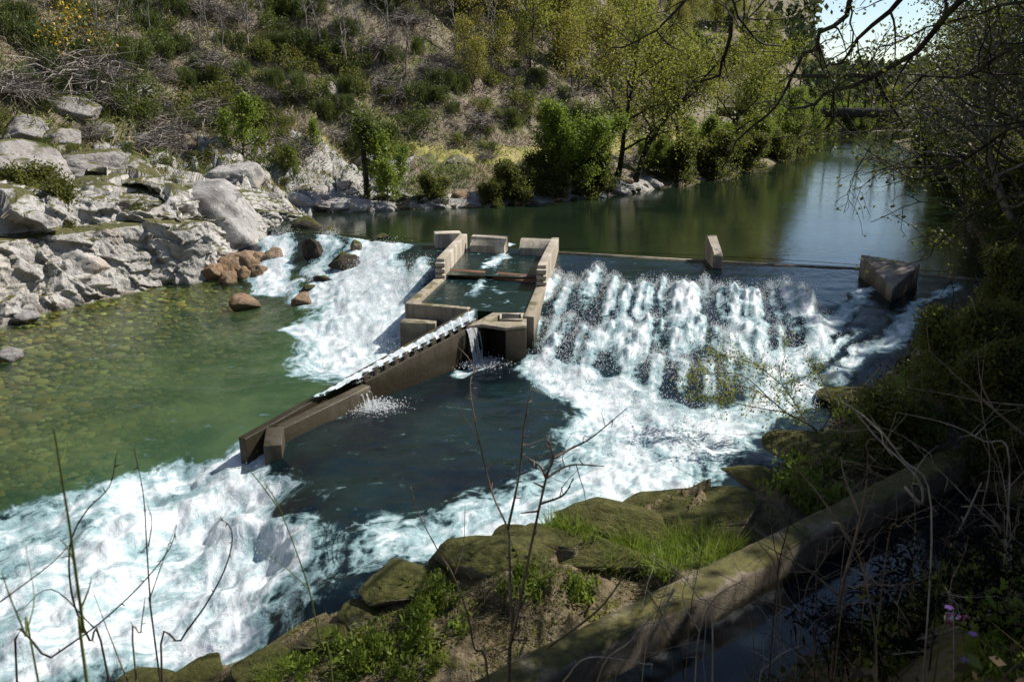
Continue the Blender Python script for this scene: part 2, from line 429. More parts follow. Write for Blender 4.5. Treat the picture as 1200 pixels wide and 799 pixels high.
# ------------------------------------------------------------------ shores
LSH = [P2(-500, 600, -.15), P2(-250, 460, -.12), P2(0, 378, ZP), P2(60, 362, ZP), P2(130, 349, ZP), P2(200, 336, ZP), P2(245, 331, ZP), P2(292, 306, .1), P2(306, 290, .5), P2(335, 264, 1.1), P2(385, 253, ZU),
       P2(440, 247, ZU), P2(560, 243, ZU), P2(640, 238, ZU), P2(700, 232, ZU), P2(745, 226, ZU), P2(800, 217, ZU), P2(860, 206, ZU), P2(918, 190, ZU), P2(945, 174, ZU), P2(958, 161, ZU)]
_e = LSH[-1]
LSH += [_e + np.array((8, 16)), _e + np.array((40, 34)), _e + np.array((140, 40)), _e + np.array((500, 60))]
RSH = [P2(-500, 960, -.7), P2(-150, 860, -.7), P2(0, 826, -.68), P2(150, 790, -.64), P2(280, 768, -.62), P2(345, 745, -.5), P2(400, 712, -.1), P2(455, 684, 0), P2(510, 662, 0), P2(590, 640, 0), P2(650, 616, 0), P2(720, 606, 0), P2(800, 596, 0), P2(868, 592, 0), P2(905, 560, 0),
       P2(960, 505, .03), P2(1010, 462, .12), P2(1070, 412, .5), P2(1130, 362, .9), P2(1160, 335, ZU), P2(1150, 290, ZU), P2(1130, 240, ZU), P2(1105, 200, ZU), P2(1070, 178, ZU), P2(1045, 165, ZU)]
_e = RSH[-1]
RSH += [_e + np.array((14, 4)), _e + np.array((60, 8)), _e + np.array((500, 10))]
# the mossy channel wall on the near bank
W1, W2 = P2(480, 830, .8), P2(1010, 571, .8)
WD = (W2 - W1) / np.linalg.norm(W2 - W1); WN = np.array((WD[1], -WD[0])); WLEN = float(np.linalg.norm(W2 - W1))
def wall_s(x, y): return (np.asarray(x) - W1[0]) * WN[0] + (np.asarray(y) - W1[1]) * WN[1]
def wall_t(x, y): return (np.asarray(x) - W1[0]) * WD[0] + (np.asarray(y) - W1[1]) * WD[1]
SCAM = float(wall_s(0, 0))

def left_profile(d, x, y):
    n = fbm(x * .35, y * .35, oct=4, seed=3) - .5
    xs = [0, .35, 1.5, 2.2, 3.6, 4.6, 6.2, 7.6, 9.0, 30, 80, 160, 400]
    zc = np.interp(d, xs, [-.1, .12, .55, 1.5, 2.9, 3.5, 4.0, 4.25, 5.1, 22, 76, 118, 130])
    xu = [0, .5, 1.6, 3.2, 4.2, 7.0, 8.2, 30, 80, 160, 400]
    zu = np.interp(d, xu, [ZU - .05, ZU + .30, ZU + .65, ZU + 1.25, ZU + 1.45, ZU + 1.6, ZU + 2.2, 20.5, 74, 116, 130])
    xf = [0, .8, 3, 12, 20, 60, 160, 400]
    zf = np.interp(d, xf, [ZU - .05, ZU + .5, ZU + 1.0, ZU + 2.4, ZU + 7, 40, 96, 110])
    z = lerp(zc, zu, sstep(-12, -6.5, x)); z = lerp(z, zf, sstep(9, 26, x))
    # the upper valley is lower and turns right
    z = lerp(z, ZU + (z - ZU) * .13, sstep(62, 112, y) * sstep(.31, .37, x / np.maximum(y, 1)))
    amp = np.clip(d / 8, 0, 1)
    ck = sstep(-5.5, -8, x) * sstep(.2, 1.2, d) * sstep(14, 7, d)
    z = z + ck * (facet(x + n * 1.5, y + n, 1.5, 301, .85, 1.6) + facet(x, y, .6, 311, .30, 1.8))
    return z + n * 2.6 * amp + (fbm(x * 1.3, y * 1.3, oct=4, seed=9) - .5) * .8 * np.clip(d / 3, 0, 1)

def right_profile(d, x, y):
    s = wall_s(x, y); t = wall_t(x, y)
    base = WL(x, y)
    led = .32 + (fbm(x * .9, y * .9, oct=4, seed=21) - .5) * .8
    led = led + (facet(x, y, .95, 501, .20, 2.0) + facet(x, y, .36, 511, .07, 2.0)) * np.clip(d / .3, 0, 1) + .10 * np.exp(-((d - .7) / .5) ** 2)
    led = base + (led - np.minimum(base, 0)) * np.clip(d / .45, 0, 1) ** .6
    led = lerp(led, base + .16 * np.clip(d / .4, 0, 1) + .12 * np.clip(d, 0, 1.5), sstep(3.0, .6, t))
    chan = np.full_like(d, -.45)
    sl = np.interp(s, [1.75, 2.0, 2.5, 3.3, SCAM - .75, SCAM - .1, SCAM + 2.5, SCAM + 10, SCAM + 40, SCAM + 160], [.1, .7, 1.5, 2.7, 4.45, 4.85, 4.95, 8, 24, 60])
    sl = sl + (fbm(x * .8, y * .8, oct=4, seed=31) - .5) * .5 * np.clip((s - 1.8) / 1.5, 0, 1)
    z = np.where(s < .3, led, np.where(s < 1.75, chan, sl))
    zf = np.interp(d, [0, .6, 2, 5, 12, 60, 160, 400], [0, .45, 1.3, 2.2, 4.5, 24, 56, 80]) + base + (fbm(x * .4, y * .4, oct=3, seed=41) - .5) * 1.2 * np.clip(d / 4, 0, 1)
    zf = lerp(zf, ZU + (zf - ZU) * .3, sstep(50, 105, y))
    b = sstep(WLEN + .5, WLEN + 5, t)
    return lerp(z, zf, b)

def H(x, y):
    x = np.atleast_1d(np.asarray(x, float)); y = np.atleast_1d(np.asarray(y, float))
    dl, s1, a1 = polydist(x, y, LSH); dr, s2, a2 = polydist(x, y, RSH)
    inl = s1 > 0; inr = s2 < 0
    dm = np.minimum(dl, dr); wl = WL(x, y)
    up = crest_d(x, y) < 0
    depth = np.where(up, np.clip(dm * .5, .05, 1.6), np.clip(.06 + .085 * dl, .05, .95)) + (fbm(x * 2, y * 2, oct=4, seed=5) - .5) * .25
    depth = np.where(up, depth, np.where(x > -6, np.maximum(depth, .35), depth))
    z = wl - np.maximum(depth, .03)
    z = np.where(inl, left_profile(dl, x, y), z)
    z = np.where(inr, right_profile(dr, x, y), z)
    return z
def H1(x, y): return float(H(x, y)[0])

_gx, _gy = np.arange(-80, 75, .22), np.arange(-3, 175, .22)
_GX, _GY = np.meshgrid(_gx, _gy); _GZ = H(_GX.ravel(), _GY.ravel()).reshape(_GX.shape)
def Hq(x, y):
    """quick height: bilinear in a table of H"""
    fx = np.clip((np.asarray(x) + 80) / .22, 0, len(_gx) - 1.001); fy = np.clip((np.asarray(y) + 3) / .22, 0, len(_gy) - 1.001)
    i = fx.astype(int); j = fy.astype(int); a = fx - i; c = fy - j
    return (_GZ[j, i] * (1 - a) + _GZ[j, i + 1] * a) * (1 - c) + (_GZ[j + 1, i] * (1 - a) + _GZ[j + 1, i + 1] * a) * c
def hits(pix, tmax=170, n=700):
    """first meeting of each pixel's ray with the ground; nan if none"""
    pix = np.asarray(pix, float).reshape(-1, 2)
    u = (pix[:, 0] - 600) / FPX; v = (399.5 - pix[:, 1]) / FPX
    D = np.stack((u, math.cos(PITCH) + v * math.sin(PITCH), -math.sin(PITCH) + v * math.cos(PITCH)), -1)
    ts = 1.2 * (tmax / 1.2) ** (np.arange(n) / (n - 1)); out = np.full((len(pix), 3), np.nan)
    for c0 in range(0, len(pix), 800):
        d = D[c0:c0 + 800]; q = d[:, None, :] * ts[None, :, None]; h = Hq(q[..., 0], q[..., 1]); z = CAMZ + q[..., 2]
        below = z < h; k = below.argmax(1); ok = below.any(1) & (k > 0)
        ii = np.nonzero(ok)[0]; kk = k[ii]
        a0 = z[ii, kk - 1] - h[ii, kk - 1]; a1 = h[ii, kk] - z[ii, kk]; f = (a0 / (a0 + a1 + 1e-9))[:, None]
        p = q[ii, kk - 1] + (q[ii, kk] - q[ii, kk - 1]) * f
        out[c0 + ii] = np.column_stack((p[:, 0], p[:, 1], Hq(p[:, 0], p[:, 1])))
    return out
def hit(px, py): return hits([(px, py)])[0]

# ------------------------------------------------------------------ the ground sheet
def build_ground():
    an = np.concatenate((np.linspace(-180, -44, 60)[:-1], np.linspace(-44, 44, 561), np.linspace(44, 180, 60)[1:])) * math.pi / 180
    r = np.concatenate(((0.02, .3), .6 * 1.0118 ** np.arange(600)))
    r = r[r < 700]
    A, R = np.meshgrid(an, r)
    x = (R * np.sin(A)).ravel(); y = (R * np.cos(A)).ravel()
    z = H(x, y)
    dl, s1, a1 = polydist(x, y, LSH); dr, s2, _ = polydist(x, y, RSH)
    nr, na = R.shape
    i = np.arange(nr - 1)[:, None] * na; j = np.arange(na - 1)[None]
    q = np.stack((i + j, i + j + 1, i + na + j + 1, i + na + j), -1).reshape(-1, 4)[:, ::-1]
    # masks that the ground material reads
    rockm = np.where((s1 > 0) & (x < -5.5), sstep(9, 5, dl), 0) + np.where((s1 > 0) & (x >= -5.5) & (x < 9), sstep(2.0, .8, dl) * .9, 0)
    wat = (s1 <= 0) & (s2 >= 0)
    grass = np.where((s1 > 0), np.exp(-((dl - 7.3) / 1.2) ** 2) * sstep(-14, -9, x) * .9 + sstep(6, 20, x) * sstep(50, 30, x) * .35 * sstep(25, 8, dl), 0)
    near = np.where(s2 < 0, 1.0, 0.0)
    b = MB(); b.add(np.stack((x, y, z), -1), q)
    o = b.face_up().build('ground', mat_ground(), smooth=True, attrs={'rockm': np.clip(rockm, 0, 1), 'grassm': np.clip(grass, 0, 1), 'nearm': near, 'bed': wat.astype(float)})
    return tag(o, kind='structure')

def mat_ground():
    m, nt, out = mat('soil_and_rock')
    v = wpos(nt)
    n1 = noise(nt, v, .35, 6, .6); n2 = noise(nt, v, 1.7, 7, .68); n3 = noise(nt, v, 9, 5, .65)
    hill = ramp(nt, n2, [(.30, (.065, .055, .035)), (.43, (.14, .118, .078)), (.52, (.20, .168, .12)), (.62, (.25, .22, .165)), (.75, (.12, .125, .045))])
    hill = mixc(nt, mrange(nt, n1, .50, .62), hill, (.115, .118, .045))
    hill = mixc(nt, mrange(nt, n1, .47, .36), hill, (.21, .165, .125))
    rock = ramp(nt, n2, [(.28, (.11, .10, .09)), (.45, (.30, .285, .265)), (.62, (.40, .385, .36)), (.78, (.52, .5, .47))])
    rock = mixc(nt, mrange(nt, n3, .60, .70), rock, (.10, .095, .085))
    gr = ramp(nt, n2, [(.35, (.40, .33, .17)), (.5, (.28, .25, .08)), (.65, (.12, .17, .035))])
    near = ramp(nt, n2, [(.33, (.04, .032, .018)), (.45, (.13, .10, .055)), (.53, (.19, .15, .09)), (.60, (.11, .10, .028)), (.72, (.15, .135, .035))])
    vor = nd(nt, 'TexVoronoi', Vector=v, Scale=7.0)
    bed = mixc(nt, vor.outputs['Distance'], ramp(nt, nd(nt, 'SeparateColor', i0=vor.outputs['Color']).outputs[0], [(0, (.12, .08, .03)), (.35, (.30, .18, .06)), (.6, (.20, .19, .08)), (1, (.42, .33, .17))]), (.03, .03, .012))
    rk = mrange(nt, mth(nt, 'ADD', attr(nt, 'rockm').outputs['Fac'], mth(nt, 'MULTIPLY', mth(nt, 'SUBTRACT', n1, .5), .8)), .35, .6)
    c = mixc(nt, mrange(nt, mth(nt, 'ADD', attr(nt, 'grassm').outputs['Fac'], mth(nt, 'MULTIPLY', mth(nt, 'SUBTRACT', n2, .5), .9)), .3, .65), hill, gr)
    c = mixc(nt, rk, c, rock)
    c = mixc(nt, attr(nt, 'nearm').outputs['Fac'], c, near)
    c = mixc(nt, attr(nt, 'bed').outputs['Fac'], c, bed)
    h = mth(nt, 'ADD', mth(nt, 'MULTIPLY', n2, 1.0), mth(nt, 'MULTIPLY', n3, .35))
    finish(nt, out, c, .95, bumpn(nt, h, .9, .25), .15)
    return m

ground = build_ground()
# ------------------------------------------------------------------ the river
def S(*px, z=0.0): return [P2(a, b, z) for a, b in px]
# painted lines of white water: points, half width at both ends (m), strength
FOAM = [
    (S((622, 430), (660, 441), (720, 458), (780, 480), z=.05), .40, .6, 1.15),
    (S((640, 440), (700, 462), (770, 492), (830, 505), z=.05), .7, .9, 1.05),
    (S((690, 460), (750, 505), (770, 545), (740, 575)), .9, 1.4, .80),
    (S((760, 520), (720, 560), (660, 592), (590, 615), (530, 630), (480, 640)), 1.5, .55, .70),
    (S((800, 500), (770, 560), (700, 590), (640, 600)), .5, .6, .45),
    (S((1120, 366), (1075, 385), (1030, 415), (960, 450), (900, 475), (830, 500), z=.3), .22, .40, .85),
    (S((1040, 342), (1000, 365), (965, 385), (930, 420), z=.7), .22, .38, .85),
    (S((1010, 400), (960, 425), (900, 450), (850, 475), z=.35), .20, .34, .66),
    (S((930, 440), (890, 470), (830, 480), z=.2), .25, .4, .75),
    # left rapids
    (S((330, 273), (322, 290), (318, 318), z=.7), .8, .7, 1.2),
    (S((318, 318), (335, 340), (350, 355), z=.1), .5, .35, .8),
    (S((385, 283), (372, 310), (360, 335), z=.7), .5, .5, .85),
    (S((440, 288), (425, 320), (415, 355), (420, 395), z=.5), 1.0, 1.8, 1.2),
    (S((460, 300), (450, 335), (450, 370), (445, 400), z=.4), .45, .8, 1.0),
    (S((500, 320), (478, 345), (460, 370), z=.5), .35, .6, .8),
    (S((345, 385), (390, 392), (440, 405), z=-.05), .35, 1.3, 1.0),
    (S((350, 352), (375, 345), (400, 350), z=.1), .3, .4, .6),
    # lower basin
    (S((296, 545), (270, 600), (262, 660), (255, 735), z=-.5), .45, .75, 1.2),
    (S((290, 560), (200, 565), (120, 590), (0, 625), (-150, 660), z=-.5), .40, .8, .92),
    (S((280, 600), (190, 610), (110, 650), (0, 690), (-200, 740), z=-.6), 1.0, 1.2, 1.08),
    (S((280, 690), (200, 720), (100, 760), (-60, 810), z=-.65), 1.2, 1.0, 1.05),
    (S((260, 650), (150, 680), (60, 730), (-60, 760), z=-.65), .7, .7, .8),
    (S((720, 490), (660, 545), (590, 590), (510, 622), (440, 648)), .9, .7, .52),
    (S((980, 385), (930, 410), (880, 435), z=.5), .14, .26, .6),
    # streaks on the tongue
    (S((470, 560), (410, 575), (360, 605), (330, 650)), .14, .25, .20),
    (S((520, 600), (440, 620), (385, 650), (335, 700)), .22, .35, .27),
    (S((420, 600), (370, 640), (330, 720)), .18, .3, .2),
    # feet of the side spills
    (S((532, 436), (552, 431)), .30, .30, 1.0), (S((405, 482), (428, 468)), .30, .22, .8),
    (S((622, 425), (640, 440)), .3, .3, .8),
]
ROW1 = [(638, 332), (652, 324), (668, 330), (688, 320), (700, 316), (720, 328), (735, 336), (752, 333), (762, 333), (777, 328), (792, 335), (803, 334), (814, 338), (826, 324), (842, 334), (858, 341), (872, 343), (884, 345), (902, 334), (918, 333), (936, 338), (948, 350)]
ROW2 = [(632, 372), (650, 374), (668, 362), (684, 380), (700, 390), (716, 374), (733, 367), (748, 382), (760, 370), (775, 374), (790, 387), (806, 374), (822, 368), (838, 380), (854, 390), (872, 374), (890, 384), (912, 376), (650, 402), (690, 410), (735, 412), (770, 422), (800, 426), (830, 430)]
PLUMES = []; PFOAM = []; PD = np.array((-.19, -.982)); PE = np.array((.982, -.19))
_r = random.Random(5)
for k, (px, py) in enumerate(ROW1 + ROW2):
    one = k < len(ROW1); big = _r.random(); z = .85 if one else .5
    p = P(px, py + _r.uniform(2, 12), z); p = P(px, py + 8, float(WLdown(p[0], p[1])))
    PLUMES.append((p[0], p[1], (2.6 + 1.9 * big) if one else (1.5 + 1.2 * big), .13 + .10 * big, (.30 + .22 * big) if one else (.16 + .16 * big), big))
for (x, y, L, w_, h_, big) in PLUMES:
    PFOAM.append(([np.array((x, y)) - PD * .1, np.array((x, y)) + PD * L * .35, np.array((x, y)) + PD * L], w_ * .90, w_ * 1.3, 1.25 if big > .3 else .95))
FLOW = [None, None]
def foam_field(x, y):
    wx = x + (fbm(x * .8, y * .8, oct=3, seed=51) - .5) * .9; wy = y + (fbm(x * .8 + 9, y * .8, oct=3, seed=52) - .5) * .9
    keep = np.ones_like(x); tx = np.zeros_like(x) + .5; fa = x * .5; fd = y * 1.0; fine = np.zeros_like(x)
    for pts, w0, w1, I in FOAM:
        d, s, a = polydist(wx, wy, pts)
        L = sum(np.linalg.norm(np.subtract(q, p)) for p, q in zip(pts[:-1], pts[1:]))
        wd = lerp(w0, w1, a / L)
        f = I * np.clip(1.25 - d / wd, 0, 1) ** .8 * 1.0
        st = ridged(a * .55 + s * 3, d * s * 2.6, oct=4, seed=61)              # streaks along the flow
        f = f * lerp(1, .35 + 1.1 * st, np.clip(1.3 - I, .15, .85))
        keep *= 1 - np.clip(f, 0, 1)
        m = f > fine; fine = np.where(m, f, fine); fa = np.where(m, a, fa); fd = np.where(m, d * s, fd)
    FLOW[0], FLOW[1] = fa, fd
    wx = x + (fbm(x * 3.5, y * 1.2, oct=3, seed=53) - .5) * .16
    for pts, w0, w1, I in PFOAM:
        m = (np.abs(x - pts[0][0] + .9) < 2.8) & (y < pts[0][1] + .6) & (y > pts[-1][1] - 1.2)
        if not m.any(): continue
        d, s, a = polydist(wx[m], y[m], pts); L = float(np.linalg.norm(pts[-1] - pts[0])); q = np.clip(a / L, 0, 1)
        f = I * np.clip(1.3 - d / lerp(w0, w1, q), 0, 1) * (1 - .75 * q) * lerp(1, .4 + .9 * ridged(d * s * 5 + pts[0][0] * 3, a * 1.0, oct=3, seed=62), .4 + .5 * q)
        keep[m] *= 1 - np.clip(f, 0, 1); g = f > .2; ii = np.nonzero(m)[0][g]; FLOW[0][ii] = a[g]; FLOW[1][ii] = (d * s)[g]
    return 1 - keep

def build_lower_water():
    an = np.linspace(-64, 47, 1000) * math.pi / 180
    r = 3.4 * 1.0060 ** np.arange(400)
    A, R = np.meshgrid(an, r); x = (R * np.sin(A)).ravel(); y = (R * np.cos(A)).ravel()
    dl, s1, _ = polydist(x, y, LSH); dr, s2, _ = polydist(x, y, RSH); cd = crest_d(x, y)
    ok = ~((s1 > 0) & (dl > 1.2)) & ~((s2 < 0) & (dr > .9)) & (cd > -.5)
    z = WLdown(x, y); f = foam_field(x, y); fa, fd = FLOW
    n = fbm(x * 1.6, y * 1.6, oct=5, seed=71) - .5; n2 = fbm(x * 5, y * 5, oct=3, seed=72) - .5
    rip = (fbm(x * 1.1, y * 2.4, oct=4, seed=73) - .5)
    apr = (x > .2) & (cd > 0)
    z = z + f * (n * .36 + n2 * .06) + rip * .035 * sstep(0, 1.5, cd)
    basin = sstep(-.15, -.5, z) * f; z = z + basin * ((fbm(x * .75, y * .9, oct=3, seed=74) - .5) * .75)
    for (hx, hy, L, w_, h_, big) in PLUMES:          # humps of white water where the sheet strikes the blocks
        m = (np.abs(x - hx + .6) < 2.4) & (np.abs(y - hy + .8) < 2.8)
        lx, ly = (x[m] - hx) * PE[0] + (y[m] - hy) * PE[1], (x[m] - hx) * PD[0] + (y[m] - hy) * PD[1]
        z[m] += .8 * h_ * np.exp(-(lx / (w_ * 1.0 + .10 * np.clip(ly, 0, 9))) ** 2) * np.where(ly < .12, np.exp(-((ly - .12) / .13) ** 2), np.exp(-(ly - .12) / (.45 + .25 * L))) * (.75 + .5 * vnoise(x[m] * 9, y[m] * 4, seed=75))
    left = sstep(-3.2, -4.2, x + (y - 20) * .25)
    # how cloudy the water is: shallow left pool is clear, the middle pool deep
    dep = np.clip(dl, 0, 30)
    left = np.where((z < .3), sstep(.0, 1.0, -polydist(x, y, [P2(700, 200, 1), P2(553, 362, .9), P2(283, 515, .2), P2(250, 540, -.3), P2(-200, 660, -.6)])[1]), 0)
    turb = np.where(left > .5, np.clip(.10 + .072 * dl, .06, .9), .93)
    turb = np.clip(turb + f * .6, 0, 1)
    z = np.where(cd < .35, np.minimum(z, ZU - .03 - .10 * sstep(.12, -.1, cd)), z)
    nr, na = R.shape; i = np.arange(nr - 1)[:, None] * na; j = np.arange(na - 1)[None]
    q = np.stack((i + j, i + j + 1, i + na + j + 1, i + na + j), -1).reshape(-1, 4)[:, ::-1]
    q = q[ok[q].all(1)]
    used = np.unique(q); mp_ = np.full(len(x), -1); mp_[used] = np.arange(len(used))
    b = MB(); b.add(np.stack((x, y, z), -1)[used], mp_[q])
    o = b.face_up().build('river_water', mat_river(), smooth=True, attrs={'foam': f[used], 'turb': turb[used], 'leftp': left[used], 'fa': fa[used], 'fd': fd[used]})
    return tag(o, kind='structure')

def water_shader(nt, out, foam, turb, clear, deep, rip_scale=3.0, rip=.12, flow=False, stretch=(1, 1, 1)):
    v = wpos(nt)
    w1 = noise(nt, nd(nt, 'Mapping', Vector=v, Scale=stretch).outputs[0], rip_scale, 6, .6, .6)
    nrm = bumpn(nt, w1, rip, .10)
    tr = nd(nt, 'BsdfTransparent', Color=clear)
    df = nd(nt, 'BsdfDiffuse', Color=deep)
    body = nd(nt, 'MixShader', Fac=turb, i1=tr.outputs[0], i2=df.outputs[0])
    gl = nd(nt, 'BsdfGlossy', Color=(.85, .85, .85), Roughness=.06, Normal=nrm)
    fr = nd(nt, 'Fresnel', IOR=1.33, Normal=nrm)
    surf = nd(nt, 'MixShader', Fac=fr.outputs[0], i1=body.outputs[0], i2=gl.outputs[0])
    if foam is None:
        nt.links.new(surf.outputs[0], out.inputs[0]); return
    d1 = nd(nt, 'VectorMath', {'operation': 'ADD'}, i0=v, i1=nd(nt, 'VectorMath', {'operation': 'SCALE'}, i0=nd(nt, 'TexNoise', Vector=v, Scale=1.8, Detail=4.0).outputs['Color'], Scale=.7).outputs[0]).outputs[0]
    web = nd(nt, 'TexVoronoi', {'feature': 'DISTANCE_TO_EDGE'}, Vector=d1, Scale=3.2)
    web2 = nd(nt, 'TexVoronoi', {'feature': 'DISTANCE_TO_EDGE'}, Vector=d1, Scale=9.0)
    fn = noise(nt, d1, 2.8, 6, .58)
    if flow:
        fv = nd(nt, 'CombineXYZ', i0=mth(nt, 'MULTIPLY', attr(nt, 'fa').outputs['Fac'], 1.0), i1=mth(nt, 'MULTIPLY', attr(nt, 'fd').outputs['Fac'], 4.2)).outputs[0]
        fv = nd(nt, 'VectorMath', {'operation': 'ADD'}, i0=fv, i1=nd(nt, 'VectorMath', {'operation': 'SCALE'}, i0=nd(nt, 'TexNoise', Vector=v, Scale=2.2, Detail=3.0).outputs['Color'], Scale=1.1).outputs[0]).outputs[0]
        fn = mth(nt, 'ADD', mth(nt, 'MULTIPLY', fn, .45), mth(nt, 'MULTIPLY', noise(nt, fv, 1.2, 6, .56), .55))
    lace = mth(nt, 'ADD', mth(nt, 'MULTIPLY', mrange(nt, web.outputs[0], .26, .0), .12), mth(nt, 'MULTIPLY', mrange(nt, web2.outputs[0], .16, .0), .05))
    t = mth(nt, 'ADD', mth(nt, 'ADD', foam, mth(nt, 'MULTIPLY', mth(nt, 'SUBTRACT', fn, .5), 2.3)), lace)
    # bubbles under the surface: milky blue-green, then white foam on top
    white = mrange(nt, t, .60, 1.10)
    fcol = mixc(nt, white, mixc(nt, mrange(nt, t, .3, .7), (.025, .06, .065), (.20, .30, .315)), mixc(nt, mrange(nt, fn, .40, .62), (.38, .45, .47), (.62, .645, .655)))
    fd = nd(nt, 'BsdfPrincipled', Base_Color=fcol, Roughness=.45, Normal=bumpn(nt, mth(nt, 'ADD', fn, lace), .35, .12)); fd.inputs['Specular IOR Level'].default_value = .3
    fin = nd(nt, 'MixShader', Fac=mrange(nt, t, .27, .66), i1=surf.outputs[0], i2=fd.outputs[0])
    nt.links.new(fin.outputs[0], out.inputs[0])

def mat_river():
    m, nt, out = mat('river_water')
    lp = attr(nt, 'leftp').outputs['Fac']
    v = wpos(nt); gn = noise(nt, v, .45, 4)
    deep = mixc(nt, lp, mixc(nt, mrange(nt, gn, .4, .6), (.004, .008, .011), (.007, .018, .018)), mixc(nt, mrange(nt, gn, .4, .6), (.028, .062, .027), (.052, .092, .040)))
    clear = mixc(nt, lp, (.4, .5, .4), (.80, .92, .62))
    water_shader(nt, out, attr(nt, 'foam').outputs['Fac'], attr(nt, 'turb').outputs['Fac'], clear, deep, 2.6, .26, True)
    return m
river = build_lower_water()

# the still pool above the weir
def build_upper_pool():
    an = np.linspace(-30, 50, 160) * math.pi / 180
    r = np.concatenate((20 * 1.02 ** np.arange(110),)); r = r[r < 175]
    A, R = np.meshgrid(an, r); x = (R * np.sin(A)).ravel(); y = (R * np.cos(A)).ravel()
    # bring the nearest rows on to the crest
    cd = crest_d(x, y); dl, s1, _ = polydist(x, y, LSH); dr, s2, _ = polydist(x, y, RSH)
    ok = ~((s1 > 0) & (dl > 3)) & ~((s2 < 0) & (dr > 6))
    nr, na = R.shape; i = np.arange(nr - 1)[:, None] * na; j = np.arange(na - 1)[None]
    q = np.stack((i + j, i + j + 1, i + na + j + 1, i + na + j), -1).reshape(-1, 4)[:, ::-1]
    keep = (cd[q] < -.30).all(1) & ok[q].all(1); q2 = q[keep]
    used = np.unique(q2); mp_ = np.full(len(x), -1); mp_[used] = np.arange(len(used))
    b = MB(); b.add(np.stack((x, y, np.full_like(x, ZU)), -1)[used], mp_[q2])
    # strip between the kept cells and the crest: dense rows parallel to the crest
    fine = []
    for a, c in zip(CREST[:-1], CREST[1:]):
        n = max(2, int(np.linalg.norm(c - a) / .25)); fine += [a + (c - a) * k / n for k in range(n)]
    fine.append(CREST[-1]); fine = np.array(fine); rows = [-.22, -.08, .1, .5, .9, 1.5, 2.2, 3.0]
    pts = np.array([[(*(p + np.array((.06, .998)) * rr), ZU - (.008 if rr > .3 else 0) - .055 * (rr < -.1) - .015 * (rr < 0)) for p in fine] for rr in rows])
    m_, n_ = len(rows), len(fine); i = np.arange(m_ - 1)[:, None] * n_; j = np.arange(n_ - 1)[None]
    b.add(pts.reshape(-1, 3), np.stack((i + j, i + j + 1, i + n_ + j + 1, i + n_ + j), -1).reshape(-1, 4))
    m, nt, out = mat('still_river_water')
    v = wpos(nt); gn = noise(nt, v, .12, 3)
    deep = mixc(nt, mrange(nt, gn, .4, .6), (.008, .014, .008), (.012, .020, .010))
    bb = nd(nt, 'BsdfDiffuse', Color=deep)
    w1 = noise(nt, nd(nt, 'Mapping', Vector=v, Scale=(1, 2.2, 1)).outputs[0], 2.4, 5, .55, .4)
    w2 = noise(nt, nd(nt, 'Mapping', Vector=v, Scale=(.35, 1, 1)).outputs[0], .5, 3, .5)
    nrm = bumpn(nt, mth(nt, 'MULTIPLY', w1, mrange(nt, w2, .3, .7, .4, 1)), .10, .10)
    gl = nd(nt, 'BsdfGlossy', Color=(1, 1, 1), Roughness=.05, Normal=nrm); fr = nd(nt, 'Fresnel', IOR=1.33, Normal=nrm)
    mx = nd(nt, 'MixShader', Fac=fr.outputs[0], i1=bb.outputs[0], i2=gl.outputs[0]); nt.links.new(mx.outputs[0], out.inputs[0])
    return tag(b.face_up().build('pool_water', m, smooth=True), kind='structure')
pool = build_upper_pool()

# ------------------------------------------------------------------ spray: drops thrown up over the weir and the rapids
def drops(b, c, size):
    """many small irregular drops (octahedra)"""
    c = np.asarray(c, float); n = len(c); size = np.broadcast_to(size, (n,))
    k = np.array([(1, 0, 0), (-1, 0, 0), (0, 1, 0), (0, -1, 0), (0, 0, 1), (0, 0, -1)], float)
    st = RNG.uniform(.6, 1.3, (n, 1, 3)); v = c[:, None, :] + k[None] * size[:, None, None] * st
    f = np.array([(0, 2, 4), (2, 1, 4), (1, 3, 4), (3, 0, 4), (2, 0, 5), (1, 2, 5), (3, 1, 5), (0, 3, 5)])
    b.add(v.reshape(-1, 3), tris=(np.arange(n)[:, None, None] * 6 + f[None]).reshape(-1, 3))

m_spray, _nt, _out = mat('white_spray')
_d = nd(_nt, 'BsdfDiffuse', Color=(.88, .90, .91)); _t = nd(_nt, 'BsdfTranslucent', Color=(.88, .90, .91))
_nt.links.new(nd(_nt, 'MixShader', Fac=.5, i1=_d.outputs[0], i2=_t.outputs[0]).outputs[0], _out.inputs[0])

def flow_dir(x, y):
    e = .3; gx = (WLdown(x + e, y) - WLdown(x - e, y)); gy = (WLdown(x, y + e) - WLdown(x, y - e))
    l = math.hypot(float(gx), float(gy)) + 1e-6
    return np.array((-float(gx) / l, -float(gy) / l))

def plume(b, x, y, L, wid, h, n):
    """a rooster tail: thrown up where the sheet hits a block, falling and widening down the apron"""
    t = RNG.beta(.8, 2.4, n); sg = wid * (.75 + 1.9 * t); lat = RNG.normal(0, 1, n) * sg
    q = t * L - .1; px = x + lat * PE[0] + q * PD[0]; py = y + lat * PE[1] + q * PD[1]
    zz = WLdown(px, py) + h * np.exp(-t * 3.0) * RNG.uniform(0, 1, n) ** .6 * np.sqrt(np.clip(1 - (lat / (1.9 * sg + 1e-6)) ** 2, 0, 1)) + RNG.exponential(.04, n)
    drops(b, np.stack((px, py, zz), -1), RNG.uniform(.005, .013, n))

